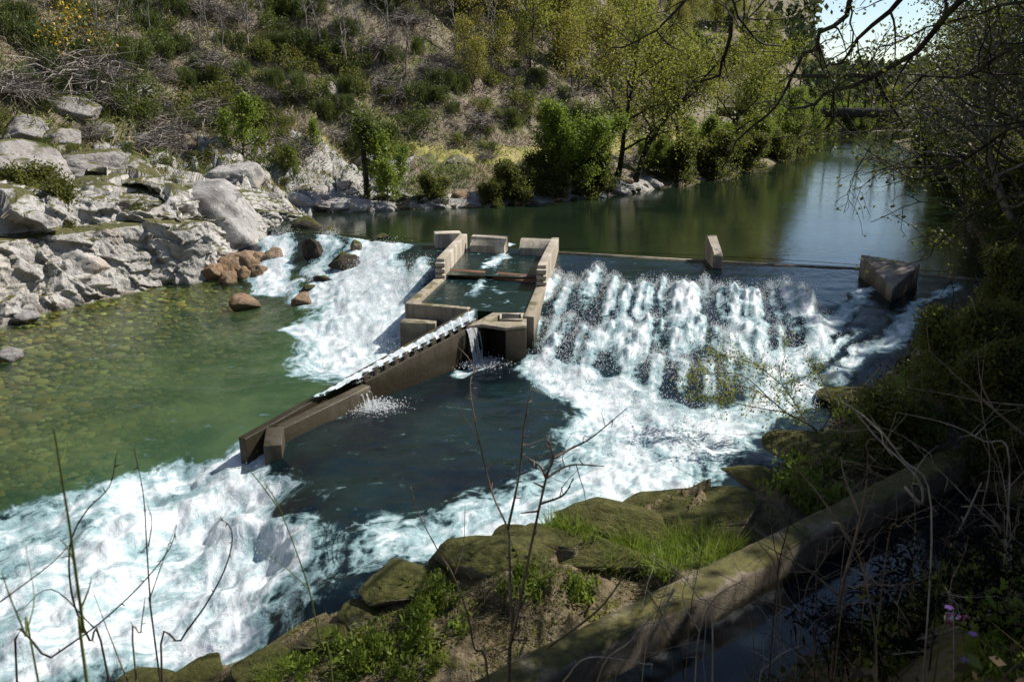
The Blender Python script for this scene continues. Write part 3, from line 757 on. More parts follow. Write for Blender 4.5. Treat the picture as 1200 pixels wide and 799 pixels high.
def build_spray():
    b = MB(); r = random.Random(5)
    for (x, y, L, w_, h_, big) in PLUMES: plume(b, x, y, L, w_, h_, int((1500 + 1100 * big) * (1 if L > 2.5 else .6)))
    # fine scatter of drops over the whole apron
    n = 11000; px = RNG.uniform(630, 960, n); u = RNG.random(n); py = lerp(322 + (px - 640) * .06, 425 + (px - 640) * .19, u)
    zz = lerp(.95, .1, u)
    w = np.array([P(a, c, z) for a, c, z in zip(px, py, zz)])
    keep = fbm(w[:, 0] * 1.5, w[:, 1] * .8, oct=3, seed=81) > .40
    w = w[keep]; w[:, 2] = WLdown(w[:, 0], w[:, 1]) + RNG.uniform(0, .3, len(w))
    drops(b, w, RNG.uniform(.006, .014, len(w)))
    tag(b.build('weir_spray', m_spray), 'white spray leaping from the dark weir face', 'spray', kind='stuff')
    b = MB()
    # the rapids on the left
    for (x0, y0, x1, y1, n, hh, wd) in [(455, 296, 430, 335, 3500, .35, .5), (440, 300, 415, 350, 4500, .35, .6), (470, 330, 440, 370, 4000, .35, .5), (500, 318, 470, 350, 3500, .45, .35), (410, 350, 420, 395, 4000, .3, .8), (330, 278, 325, 315, 3000, .3, .5), (372, 300, 362, 330, 1500, .25, .3), (385, 283, 395, 300, 900, .2, .3), (430, 372, 445, 395, 3000, .3, .9)]:
        n = int(n * .6); t = RNG.random(n); a = P(x0, y0, .9 if y0 < 320 else .4); c = P(x1, y1, .3)
        x = lerp(a[0], c[0], t) + RNG.normal(0, wd * .6, n); y = lerp(a[1], c[1], t) + RNG.normal(0, wd * .6, n)
        z = WLdown(x, y) + np.abs(RNG.normal(0, hh * .55, n)); k = crest_d(x, y) > .1
        drops(b, np.stack((x, y, z), -1)[k], RNG.uniform(.005, .013, n)[k])
    tag(b.build('rapids_spray', m_spray), 'white spray over the rapids beside the grey cliff', 'spray', kind='stuff')
    b = MB()
    n = 6000; px = RNG.uniform(-30, 320, n); py = RNG.uniform(545, 790, n)
    w = np.array([P(a, c, -.6) for a, c in zip(px, py)]); f = foam_field(w[:, 0], w[:, 1]); k = (f > RNG.uniform(.75, 1.3, n)) & (WLdown(w[:, 0], w[:, 1]) < -.2)
    w = w[k]; w[:, 2] = WLdown(w[:, 0], w[:, 1]) + np.abs(RNG.normal(.05, .12, len(w)))
    drops(b, w, RNG.uniform(.004, .010, len(w)))
    n = 3500; px = RNG.uniform(622, 840, n); py = 436 + (px - 622) * .30 + RNG.normal(0, 9, n)
    w = np.array([P(a, c, .05) for a, c in zip(px, py)]); w[:, 2] = WLdown(w[:, 0], w[:, 1]) + np.abs(RNG.normal(.05, .12, len(w)))
    drops(b, w, RNG.uniform(.006, .013, len(w)))
    tag(b.build('basin_spray', m_spray), 'white spray over the churning foam below the weir', 'spray', kind='stuff')
build_spray()
# ------------------------------------------------------------------ concrete works: fish ladder, weir, piers
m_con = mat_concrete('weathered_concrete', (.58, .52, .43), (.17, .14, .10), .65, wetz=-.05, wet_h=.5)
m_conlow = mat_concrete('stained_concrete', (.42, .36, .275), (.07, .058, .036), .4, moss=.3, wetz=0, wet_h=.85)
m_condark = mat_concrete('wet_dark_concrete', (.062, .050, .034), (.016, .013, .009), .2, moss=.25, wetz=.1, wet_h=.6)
m_rust = mat_concrete('rusty_brown_board', (.20, .105, .06), (.07, .04, .025), .5)
m_iron = mat_plain('dark_iron', (.10, .085, .07), .6, (.05, .04, .03))
m_black = mat_plain('dark_recess', (.012, .011, .010), .9)

def wall(b, a, c, thick, ztop, zbot, side=1, ztop2=None):
    """a wall from a to c; the thickness lies on one side of the line"""
    a = np.asarray(a[:2], float); c = np.asarray(c[:2], float); d = (c - a) / np.linalg.norm(c - a); n = np.array((-d[1], d[0])) * side * thick
    z2 = ztop if ztop2 is None else ztop2
    ring = [a, c, c + n, a + n]
    if side < 0: ring = ring[::-1]
    zz = [ztop, z2, z2, ztop] if side > 0 else [ztop, z2, z2, ztop]
    b.hexa([(*p, zbot) for p in ring], [(*p, z) for p, z in zip(ring, zz)])
    return b

def prism(b, poly, zb, zt):
    """poly counter-clockwise; top heights may be a list"""
    n = len(poly); zt = [zt] * n if np.isscalar(zt) else zt
    v = [(p[0], p[1], zb) for p in poly] + [(p[0], p[1], z) for p, z in zip(poly, zt)]
    area = sum(poly[i][0] * poly[(i + 1) % n][1] - poly[(i + 1) % n][0] * poly[i][1] for i in range(n))
    q = [(i, (i + 1) % n, n + (i + 1) % n, n + i) for i in range(n)]
    if area < 0: q = [f[::-1] for f in q]
    from mathutils.geometry import tessellate_polygon
    tr = tessellate_polygon([[Vector((p[0], p[1], 0)) for p in poly]])
    t = []
    for f in tr:
        a_ = sum(poly[f[i]][0] * poly[f[(i + 1) % 3]][1] - poly[f[(i + 1) % 3]][0] * poly[f[i]][1] for i in range(3))
        f = tuple(f) if a_ > 0 else tuple(f)[::-1]
        t.append(tuple(n + k for k in f)); t.append(tuple(f[::-1]))
    b.add(v, q, t); return b

Z1, Z2 = 1.65, 1.04
lad = empty('fish_ladder', P(560, 340, 0), 0, 'concrete fish ladder with two stepped pools and a diagonal overflow channel across the weir', 'fish ladder')
LO = np.array(lad.location)
def part(b, name, m, parent=lad, bevel=.02, label=None):
    o = b.build(name, m, parent, bevel=bevel)
    o.location = -np.array(parent.matrix_world.translation) if False else (-LO if parent is lad else (0, 0, 0))
    if label: o['label'] = label
    return o
lf, ln = P2(539, 274, Z1), P2(511, 303, Z1)                # upper left wall, outer edge
rf, rn = P2(655, 278.5, Z1), P2(640, 311, Z1)
l2f, l2n = P2(512, 324, Z2), P2(474, 355, Z2)
r2f, r2n = P2(640, 333, Z2), P2(626, 371, Z2)
part(wall(MB(), ln, lf, .27, Z1, -.5, -1), 'upper_wall', m_con)
part(wall(MB(), rn, rf, .27, Z1, -.5, 1), 'upper_wall', m_con)
part(wall(MB(), l2n, l2f, .28, Z2, -.55, -1), 'lower_wall', m_conlow)
part(wall(MB(), r2n, r2f, .28, Z2, -.55, 1), 'lower_wall', m_conlow)
fr_l, fr_r = P2(474, 355.5, Z2), P2(548, 362, Z2)
part(wall(MB(), fr_l, fr_r, .22, Z2 + .004, -.5, 1), 'front_wall', m_conlow)
part(wall(MB(), P2(468, 377, .70), P2(510, 378, .70), .42, .68, -.5, 1), 'stepped_footing', m_conlow, label='low concrete step in front of the pool wall')
# the gate walls at the head, with a sloped front
def sloped(b, a, c, th, zt, zf, zb):
    a = np.asarray(a[:2]); c = np.asarray(c[:2]); d = (c - a) / np.linalg.norm(c - a); n = np.array((d[1], -d[0]))     # towards the camera
    s = [(0, zb), (0, zt), (-.16, zt), (-.16 - th, zb)]
    prof = [(-.0, zb), (.0, zf), (-.22, zt - .03), (-.30, zt), (-th - .2, zt), (-th - .2, zb)]
    k = len(prof)
    v = [(*(a + n * o_), z) for o_, z in prof] + [(*(c + n * o_), z) for o_, z in prof]
    q = [(i, i + k, (i + 1) % k + k, (i + 1) % k) for i in range(k)]
    b.add(v, [f[::-1] for f in q], [(0, i, i + 1) for i in range(1, k - 1)] + [(k, k + i + 1, k + i) for i in range(1, k - 1)])
    return b
part(sloped(MB(), P2(551, 284, 1.45), P2(591, 286, 1.45), .25, Z1 + .0, 1.34, -.5), 'gate_wall', m_con, bevel=.03)
part(sloped(MB(), P2(609, 287, 1.45), P2(650, 289, 1.45), .25, Z1 - .02, 1.34, -.5), 'gate_wall', m_con, bevel=.03)
part(wall(MB(), P2(510, 275, Z1), P2(541, 274, Z1), .6, Z1 + .03, -.4, 1), 'wing_wall', m_con)
# brown boards between the two cells
for p_, q_ in ((P2(521, 319, 1.08), P2(564, 322, 1.08)), (P2(577, 323, 1.08), P2(634, 328, 1.08))):
    u_ = (q_ - p_) / np.linalg.norm(q_ - p_); n_ = np.array((-u_[1], u_[0])) * .42
    part(MB().hexa([(*p_, .2), (*q_, .2), (*(q_ + n_), .2), (*(p_ + n_), .2)], [(*p_, 1.00), (*q_, 1.00), (*(q_ + n_), 1.13), (*(p_ + n_), 1.13)]), 'baffle', m_rust)
# slots for stop boards at the ends of the upper walls
def slots(p, z):
    b = MB()
    for k in range(3): b.box((p[0], p[1], z - .16 - .19 * k), (.30, .20, .10))
    return b
part(slots(ln + np.array((.13, -.06)), Z1), 'board_slot', m_con); part(slots(rn + np.array((-.14, -.06)), Z1), 'board_slot', m_con)

# chamber with a dark doorway and a hatch
ZC = .985
ca, cb, cc, cd_, ce, cf = P2(548, 382, ZC), P2(577, 366, ZC), P2(617, 366.5, ZC), P2(617, 381, ZC), P2(592, 384, ZC), P2(563, 379.5, ZC)
inw = (cb + cc) / 2 - (ce + cf) / 2; inw = inw / np.linalg.norm(inw) * .75
b = MB(); prism(b, [ca, cf, cf + inw, ce + inw, ce, cd_, cc, cb], -.55, ZC - .09)
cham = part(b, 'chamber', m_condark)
b = MB(); prism(b, [ca, cf, ce, cd_, cc, cb], ZC - .087, ZC)
o = b.build('chamber_roof', m_conlow, cham, bevel=.015)
b = MB(); hc = (P2(588, 370, ZC) + P2(610, 376, ZC)) / 2; hx = P2(613, 367.5, ZC) - P2(592, 367.5, ZC); hx /= np.linalg.norm(hx); hy = np.array((-hx[1], hx[0]))
def Rxy(d): return np.array(((d[0], -d[1], 0), (d[1], d[0], 0), (0, 0, 1)))
for s_ in (-1, 1):
    b.box((*(hc + hy * .27 * s_), ZC + .03), (.60, .05, .06), Rxy(hx)); b.box((*(hc + hx * .275 * s_), ZC + .0298), (.05, .488, .059), Rxy(hx))
hf = b.build('hatch_frame', m_con, cham)
b = MB(); b.box((*hc, ZC + .012), (.49, .48, .016), Rxy(hx)); b.build('hatch_cover', m_black, cham)
b = MB(); b.box((*((ce + cf) / 2 + inw * .55), .3), (.02, .02, .02)); 
# diagonal channel
La, Lb = P2(553, 361, 1.0), P2(279, 512, .25); Ra, Rb = P2(560, 377, .95), P2(322, 497, .26)
CD = (Lb - La) / np.linalg.norm(Lb - La); CN = np.array((-CD[1], CD[0]))      # CN: towards the right wall (camera side)
if np.dot(Ra - La, CN) < 0: CN = -CN
sgn = 1 if np.cross(CD, CN) > 0 else -1
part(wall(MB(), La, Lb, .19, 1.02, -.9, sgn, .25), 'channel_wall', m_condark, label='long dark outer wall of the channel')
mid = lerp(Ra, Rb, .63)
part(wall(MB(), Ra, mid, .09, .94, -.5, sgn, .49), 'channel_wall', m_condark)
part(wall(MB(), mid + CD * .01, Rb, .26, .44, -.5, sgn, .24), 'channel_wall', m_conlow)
# toothed baffles across the channel
for k in range(12):
    t = .06 + .05 * k; a = lerp(Ra, Rb, t); z = lerp(.95, .26, t)
    p0, p1 = a - CN * .01, a - CN * .14
    b = MB(); b.hexa([(*(p0 - CD * .09), z - .35), (*(p0 + CD * .09), z - .35), (*(p1 + CD * .03), z - .35), (*(p1 - CD * .03), z - .35)],
                     [(*(p0 - CD * .09), z + .15), (*(p0 + CD * .09), z + .13), (*(p1 + CD * .02), z + .07), (*(p1 - CD * .02), z + .08)])
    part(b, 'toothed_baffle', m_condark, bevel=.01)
# pier at the foot
pz = .29; pp = [P2(306, 497, pz), P2(309, 502, pz), P2(328, 500, pz), P2(327, 489, pz), P2(308, 489, pz)]
b = MB(); a = P2(317, 498, pz); wall(b, a - CN * .0 + CD * .12, a + CD * .12 + np.array((.12, -.62)), .34, pz, -1.1, 1, pz - .12)
part(b, 'end_pier', m_conlow)

# water inside the ladder
def quad_water(name, c4, z, foam_lines, n=70, amp=.05):
    c4 = [np.asarray(c) for c in c4]; u, v = np.meshgrid(np.linspace(0, 1, n), np.linspace(0, 1, n))
    xy = (c4[0][None, None] * ((1 - u) * (1 - v))[..., None] + c4[1] * (u * (1 - v))[..., None] + c4[2] * (u * v)[..., None] + c4[3] * ((1 - u) * v)[..., None]).reshape(-1, 2)
    x, y = xy.T; f = np.zeros_like(x)
    for pts, w_, I in foam_lines:
        wx = x + (fbm(x * 2.5, y * 2.5, oct=3, seed=91) - .5) * .4; wy = y + (fbm(x * 2.5, y * 2.5, oct=3, seed=92) - .5) * .4
        d, s, a = polydist(wx, wy, pts); f = np.maximum(f, I * np.clip(1.3 - d / w_, 0, 1) * (.55 + .6 * ridged(a * 1.2, d * s * 5, oct=3, seed=93)))
    zz = (z if np.isscalar(z) else z(u.ravel(), v.ravel())) + f * (fbm(x * 4, y * 4, oct=4, seed=94) - .45) * .22
    i = np.arange(n - 1)[:, None] * n; j = np.arange(n - 1)[None]
    b = MB(); b.add(np.stack((x, y, zz), -1), np.stack((i + j, i + j + 1, i + n + j + 1, i + n + j), -1).reshape(-1, 4))
    o = b.face_up().build(name, m_lw, smooth=True, attrs={'foam': np.clip(f, 0, 1.2)})
    return tag(o, kind='structure')
m_lw, nt, out = mat('ladder_water')
water_shader(nt, out, attr(nt, 'foam').outputs['Fac'], .88, (.3, .45, .4), (.007, .022, .022), 4.0, .22)
in_l = lambda px, py, z: P2(px, py, z)
quad_water('ladder_water', [P2(546, 289, 1.08), P2(652, 289, 1.08), P2(637, 326, 1.08), P2(517, 322, 1.08)], lambda u, v: 1.085 + .08 * sstep(.12, 0, v) * sstep(.2, 0, np.abs(u - .47)) * 2,
           [([P2(597, 287, 1.1), P2(588, 300, 1.1), P2(572, 312, 1.1)], .26, 1.1), ([P2(595, 300, 1.1), P2(575, 304, 1.1)], .25, .6)])
quad_water('ladder_water', [P2(516, 323, .95), P2(634, 330, .95), P2(620, 366, .95), P2(480, 356, .95)], lambda u, v: .955 - .06 * v,
           [([P2(571, 321, 1.0), P2(566, 330, .95), P2(558, 340, .95)], .25, 1.1), ([P2(575, 327, .95), P2(618, 329, .95)], .06, 1.0), ([P2(560, 335, .95), P2(585, 342, .95)], .25, .55), ([P2(566, 340, .95), P2(550, 345, .95)], .25, .5)])
# cascade down the diagonal channel
n_, m_ = 260, 14
t, u = np.meshgrid(np.linspace(.0, .80, n_), np.linspace(0, 1, m_), indexing='ij')
cl = La[None, None] + CN * .18 + (Lb - La) * t[..., None]; cr_ = Ra[None, None] + (Rb - Ra) * t[..., None]
xy = cl + (cr_ - cl) * u[..., None]; zb = lerp(.95, .26, t)
saw = (t * 20) % 1.0
zz = zb + .075 + .03 * (1 - saw) + (fbm(xy[..., 0] * 5, xy[..., 1] * 5, oct=4, seed=95) - .5) * .10
fo = np.clip(1.9 - np.abs(u - .6) * 1.3 + (fbm(xy[..., 0] * 4, xy[..., 1] * 4, oct=3, seed=96) - .5) * .4, 0, 1.3) * sstep(.0, .05, t) * sstep(.80, .70, t)
i = np.arange(n_ - 1)[:, None] * m_; j = np.arange(m_ - 1)[None]
b = MB(); b.add(np.dstack((xy, zz)).reshape(-1, 3), np.stack((i + j, i + j + 1, i + m_ + j + 1, i + m_ + j), -1).reshape(-1, 4))
tag(b.face_up().build('channel_water', m_lw, smooth=True, attrs={'foam': fo.ravel()}), kind='structure')
b = MB()
n = 2200; t = RNG.uniform(.02, .64, n); u = RNG.normal(.5, .22, n)
c = (La + CN * .26)[None] + (Lb - La) * t[:, None]; d = Ra[None] + (Rb - Ra) * t[:, None]; xy = c + (d - c) * u[:, None]
drops(b, np.column_stack((xy, lerp(.95, .26, t) - .06 + np.abs(RNG.normal(0, .06, n)))), RNG.uniform(.005, .011, n))
# side spills falling over the right wall
for t0, w_, n, h0, h1 in ((.075, .22, 5200, .93, .02), (.66, .15, 2200, .40, .02)):
    t = t0 + RNG.uniform(-w_, w_, n) / np.linalg.norm(Rb - Ra); f = RNG.random(n); p = Ra[None] + (Rb - Ra) * t[:, None] + CN * (.17 + .20 * np.sqrt(f))[:, None]
    st = vnoise(t * 260, f * 2.2, seed=97); k = st > .42
    drops(b, np.column_stack((p, lerp(h0, h1, f)))[k], RNG.uniform(.005, .011, n)[k])
    q = Ra + (Rb - Ra) * t0 + CN * .45; m2 = 1400
    drops(b, np.column_stack((q[0] + RNG.normal(0, .3, m2), q[1] + RNG.normal(0, .2, m2), np.abs(RNG.normal(.02, .06, m2)))), RNG.uniform(.007, .016, m2))
tag(b.build('channel_spray', m_spray), 'white spill leaping down the toothed channel of the fish ladder', 'spray', kind='stuff')

# weir sill, pier, end block
b = MB()
for a, c in zip(CREST[5:8], CREST[6:9]):
    d = (c - a) / np.linalg.norm(c - a); nn = np.array((d[1], -d[0]))
    wall(b, a + nn * .12, c + nn * .12, .09, ZU + .012, ZU - .6, 1)
weir = empty('weir', (6, 24, 0), 0, 'long low concrete weir crest running from the fish ladder to the right bank', 'weir')
o = b.build('crest_sill', m_conlow, weir); o.location = (-6, -24, 0)
b = MB(); prof = [(0, -.2), (0, .62), (.10, .80), (.28, .84), (1.30, .42), (1.36, .36), (1.36, -.5)]
a = P2(831, 304, ZU); d = P2(838, 326, ZU - .05) - a; d = np.array((-.02, -1.0)); e = np.array((1., -.02)) * .13
k = len(prof); v = [(*(a + d * (o_ - .12) + e * s_), ZU + z) for s_ in (-1, 1) for o_, z in prof]
b.add(v, [(i, (i + 1) % k, (i + 1) % k + k, i + k)[::-1] for i in range(k)], [(0, i, i + 1)[::-1] for i in range(1, k - 1)] + [(k, k + i + 1, k + i)[::-1] for i in range(1, k - 1)])
tag(b.build('weir_pier', m_con, bevel=.03), 'thin concrete fin with sloping top standing on the weir crest', 'weir pier')
b = MB(); bl, br, ba = P2(1009, 298, 1.82), P2(1079, 308, 1.82), P2(1046, 339, 1.35)
prism(b, [bl, ba, br], -.3, [1.82, 1.36, 1.80])
tag(b.build('concrete_block', mat_concrete('pale_concrete_block', (.36, .32, .27), (.06, .05, .04), .6, wetz=.7, wet_h=.7), bevel=.03), 'wedge shaped concrete block with pale sloping top at the right end of the weir', 'concrete block')

# footbridge far upstream
g0, g1 = at(840, 131, 112), at(1120, 131, 112)
br = empty('footbridge', (g0 + g1) / 2, 0, 'dark footbridge with solid deck girder and upper rail spanning the far river', 'footbridge')
d = (g1 - g0)[:2]; L = float(np.linalg.norm(d)); d /= L; c0 = np.array(br.location)
m_br = mat_plain('dark_weathered_timber', (.035, .033, .028), .9, (.06, .055, .045), 2)
bb = MB().box((0, 0, -.1), (L, 1.6, 1.15), Rxy(d)); bb.build('deck', m_br, br)
for s_ in (-.8, .8):
    bb = MB().box((-d[1] * s_, d[0] * s_, 4.25), (L * .72, .30, .45), Rxy(d)); bb.build('top_chord', m_br, br)
for k in range(-5, 6):
    for s_ in (-.8, .8):
        bb = MB().box((d[0] * k * L * .07 - d[1] * s_, d[1] * k * L * .07 + d[0] * s_, 2.25), (.16, .14, 3.6), Rxy(d)); bb.build('post', m_br, br)
# ------------------------------------------------------------------ rocks
import bmesh
def ico(sub):
    bm = bmesh.new(); bmesh.ops.create_icosphere(bm, subdivisions=sub, radius=1.0)
    v = np.array([p.co for p in bm.verts]); f = np.array([[q.index for q in p.verts] for p in bm.faces]); bm.free(); return v, f
_ICO = {}
def rock_mesh(name, seed, sub=4, planes=10, rough=.06, crack=.06, scale=(1, 1, 1), soft=.012):
    if sub not in _ICO: _ICO[sub] = ico(sub)
    v, f = _ICO[sub]; r = np.random.default_rng(seed)
    n = r.normal(size=(planes, 3)); n /= np.linalg.norm(n, axis=1, keepdims=True); d = r.uniform(.55, .95, planes)
    n2 = r.normal(size=(26, 3)); n2 /= np.linalg.norm(n2, axis=1, keepdims=True); n = np.vstack((n, n2)); d = np.concatenate((d, r.uniform(.84, 1.05, 26)))
    dots = v @ n.T; k = np.where(dots > .05, d / np.maximum(dots, .05), 9)
    rad = -soft * np.log(np.exp(-k / soft).sum(1) + np.exp(-1.15 / soft))
    p = v * rad[:, None]
    o = r.uniform(0, 50, 3)
    nn = fbm(p[:, 0] * 2.3 + o[0], p[:, 1] * 2.3 + o[1], p[:, 2] * 2.3 + o[2], oct=5, seed=seed) - .5
    rg = ridged(p[:, 0] * 1.3 + o[1], p[:, 1] * 1.3 + o[2], p[:, 2] * 1.9 + o[0], oct=3, seed=seed + 5)
    # strata: shallow steps along one tilted direction
    ax = r.normal(size=3); ax /= np.linalg.norm(ax); s = p @ ax * 4; st = np.abs((s % 1) - .5)
    p = p + v * (nn * rough * 2 - (rg > .78) * crack * .6 - sstep(.09, 0, st) * crack * .5)[:, None]
    p *= np.asarray(scale)
    b = MB(); b.add(p, tris=f); me = b.mesh(name, smooth=True); 
    return me
m_grey = mat_rock('grey_granite', wetz=-.15)
m_pale = mat_rock('pale_granite', (.46, .43, .395), (.24, .21, .18), (.58, .555, .52), (.42, .29, .19), .55, wetz=-.3)
m_brown = mat_rock('brown_stained_rock', (.27, .185, .115), (.09, .06, .035), (.40, .32, .23), (.30, .15, .06), .6, wetz=-.1)
m_wet = mat_rock('wet_dark_rock', (.055, .045, .034), (.014, .012, .01), (.11, .09, .065), (.05, .03, .012), .4, moss=.3)
m_hillrock = mat_rock('lichened_hill_rock', (.29, .27, .25), (.10, .085, .085), (.50, .485, .46), (.16, .12, .10), .4, moss=.25)
m_mossy = mat_rock('mossy_rock', (.22, .185, .135), (.06, .05, .035), (.36, .32, .26), (.18, .12, .06), .4, moss=.58, wetz=-.2)
PROT = {k: [rock_mesh('rock_shape', 100 + i, 5) for i in range(6)] for k in ('big',)}
PROT['small'] = [rock_mesh('stone_shape', 200 + i, 4, 9, .13, .08) for i in range(7)]
PROT['flat'] = [rock_mesh('slab_shape', 300 + i, 4, 10, .06, .05) for i in range(3)]
ROCKN = 0
def rock(px, py, w, h, dep, m, label, group=None, kind='big', push=.3, sink=.25, tilt=.25, rot=None, name='rock', cat='rock', z=None, pos=None):
    global ROCKN; ROCKN += 1
    rr = random.Random(ROCKN * 7 + 3)
    p = np.array(pos) if pos is not None else (P(px, py, z) if z is not None else hit(px, py))
    if not np.isfinite(p).all(): return None
    me0 = PROT[kind][ROCKN % len(PROT[kind])]
    me = me0 if me0.materials and me0.materials[0] == m else None
    key = (me0.name, m.name)
    if key not in _RM:
        c = me0.copy(); c.materials.clear(); c.materials.append(m); _RM[key] = c
    o = bpy.data.objects.new(name, _RM[key]); COL.objects.link(o)
    dv = p[:2] / np.linalg.norm(p[:2])
    o.location = (p[0] + dv[0] * dep * push, p[1] + dv[1] * dep * push, p[2] + h * (.5 - sink) * (0 if z is None and pos is None else 1) + (h * .0))
    o.rotation_euler = (rr.uniform(-tilt, tilt), rr.uniform(-tilt, tilt), (math.atan2(-dv[0], dv[1]) if rot is None else rot) + rr.uniform(-.4, .4))
    o.scale = (w / 1.75, dep / 1.75, h / 1.75)
    return tag(o, label, cat, group)
_RM = {}
# the cliff by the left pool, block by block: pixel centre, width, height, depth in metres
big = [
    (240, 285, 4.1, 3.4, 2.6, m_grey, 'largest smooth grey cliff block, a rounded face rising straight from the green pool'),
    (284, 268, 1.7, 2.7, 1.8, m_grey, 'rounded grey block with a curved edge leaning against the largest cliff block'),
    (322, 240, 2.0, 2.7, 2.0, m_grey, 'tall grey block between the largest cliff block and the top of the rapids'),
    (196, 262, 1.1, 3.0, 1.4, m_grey, 'narrow upright grey slab left of the largest cliff block, beside a dark cleft'),
    (145, 252, 2.9, 2.0, 1.8, m_grey, 'grey cliff block below the level ledge with a twisted branch at its foot'),
    (108, 228, 2.4, 1.2, 1.8, m_grey, 'low grey block under the narrow ledge path on the cliff'),
    (30, 212, 3.4, 2.3, 2.2, m_hillrock, 'dark grey outcrop at the left edge above the ledge path'),
    (104, 200, 3.4, 1.7, 2.2, m_hillrock, 'long grey outcrop with mossy top above the ledge path'),
    (160, 200, 1.9, 1.3, 1.7, m_hillrock, 'pointed grey outcrop above the largest cliff block'),
    (215, 222, 2.6, 1.3, 2.0, m_grey, 'grey shelf of rock crowning the largest cliff block'),
    (268, 213, 2.4, 1.4, 2.0, m_grey, 'pale grey rock at the cliff top below the bright green sapling'),
    (18, 285, 2.0, 2.3, 1.8, m_grey, 'grey cliff block at the left edge above the white slabs'),
    (70, 290, 2.2, 1.6, 1.6, m_grey, 'cracked grey block behind the shrub on the left cliff'),
    (30, 328, 3.2, 1.5, 2.0, m_pale, 'big white sunlit slab sloping into the pool at the left edge'),
    (88, 312, 1.9, 1.3, 1.6, m_pale, 'white fractured slab beside the cliff shrub'),
    (128, 300, 1.7, 1.0, 1.4, m_pale, 'pale sloping slab below the twisted branch'),
    (115, 330, 1.3, .8, 1.2, m_pale, 'pale rounded boulder at the water edge below the cliff'),
    (152, 318, 1.6, 1.1, 1.3, m_grey, 'grey boulder wedged at the foot of the cliff cleft'),
    (190, 322, 1.8, .9, 1.2, m_pale, 'pinkish triangular slab at the foot of the largest cliff block'),
    (300, 282, 1.1, 1.0, 1.0, m_brown, 'warm brown rounded boulder under the cliff beside the rapids'),
    (327, 266, 1.5, .8, 1.1, m_brown, 'smooth brown boulder at the head of the rapids'),
    (35, 160, 1.7, 1.5, 1.4, m_hillrock, 'dark purple-grey boulder on the slope at the left edge'),
    (70, 166, 2.1, 1.2, 1.3, m_hillrock, 'white-flecked rock overhanging a dark hollow on the slope'),
    (86, 130, 2.4, 1.3, 1.5, m_hillrock, 'grey domed outcrop below the dead branch heap'),
    (147, 110, 2.2, 1.2, 1.5, m_hillrock, 'pale blocky rock with mossy top on the middle slope'),
    (65, 90, 2.2, 1.3, 1.4, m_hillrock, 'pale upright rock on the upper left slope under the yellow gorse'),
    (382, 114, 1.6, 1.6, 1.2, m_hillrock, 'large brown-grey boulder alone on the middle slope'),
    (120, 158, 1.5, .9, 1.2, m_hillrock, 'small grey outcrop above the grassy ledge'),
    (166, 163, 1.1, .8, .9, m_hillrock, 'white stone on the slope left of the bright green sapling'),
    (226, 160, 1.6, .8, 1.0, m_hillrock, 'low pale rock under a grey twig heap'),
    (430, 190, 1.5, .7, 1.0, m_hillrock, 'flat pale rock beside the grassy path'),
    (535, 190, 1.4, .7, 1.0, m_hillrock, 'grey rock at the foot of the slope beside the grassy path'),
    (175, 243, 1.6, .5, 1.6, m_hillrock, 'flat capstone bridging the dark cleft in the cliff'),
]
drop = ('tall grey block between', 'narrow upright', 'grey cliff block below the level', 'low grey block under', 'grey shelf', 'grey cliff block at the left edge', 'cracked grey block', 'flat capstone', 'rounded grey block with')
big = [q for q in big if not q[6].startswith(drop)]
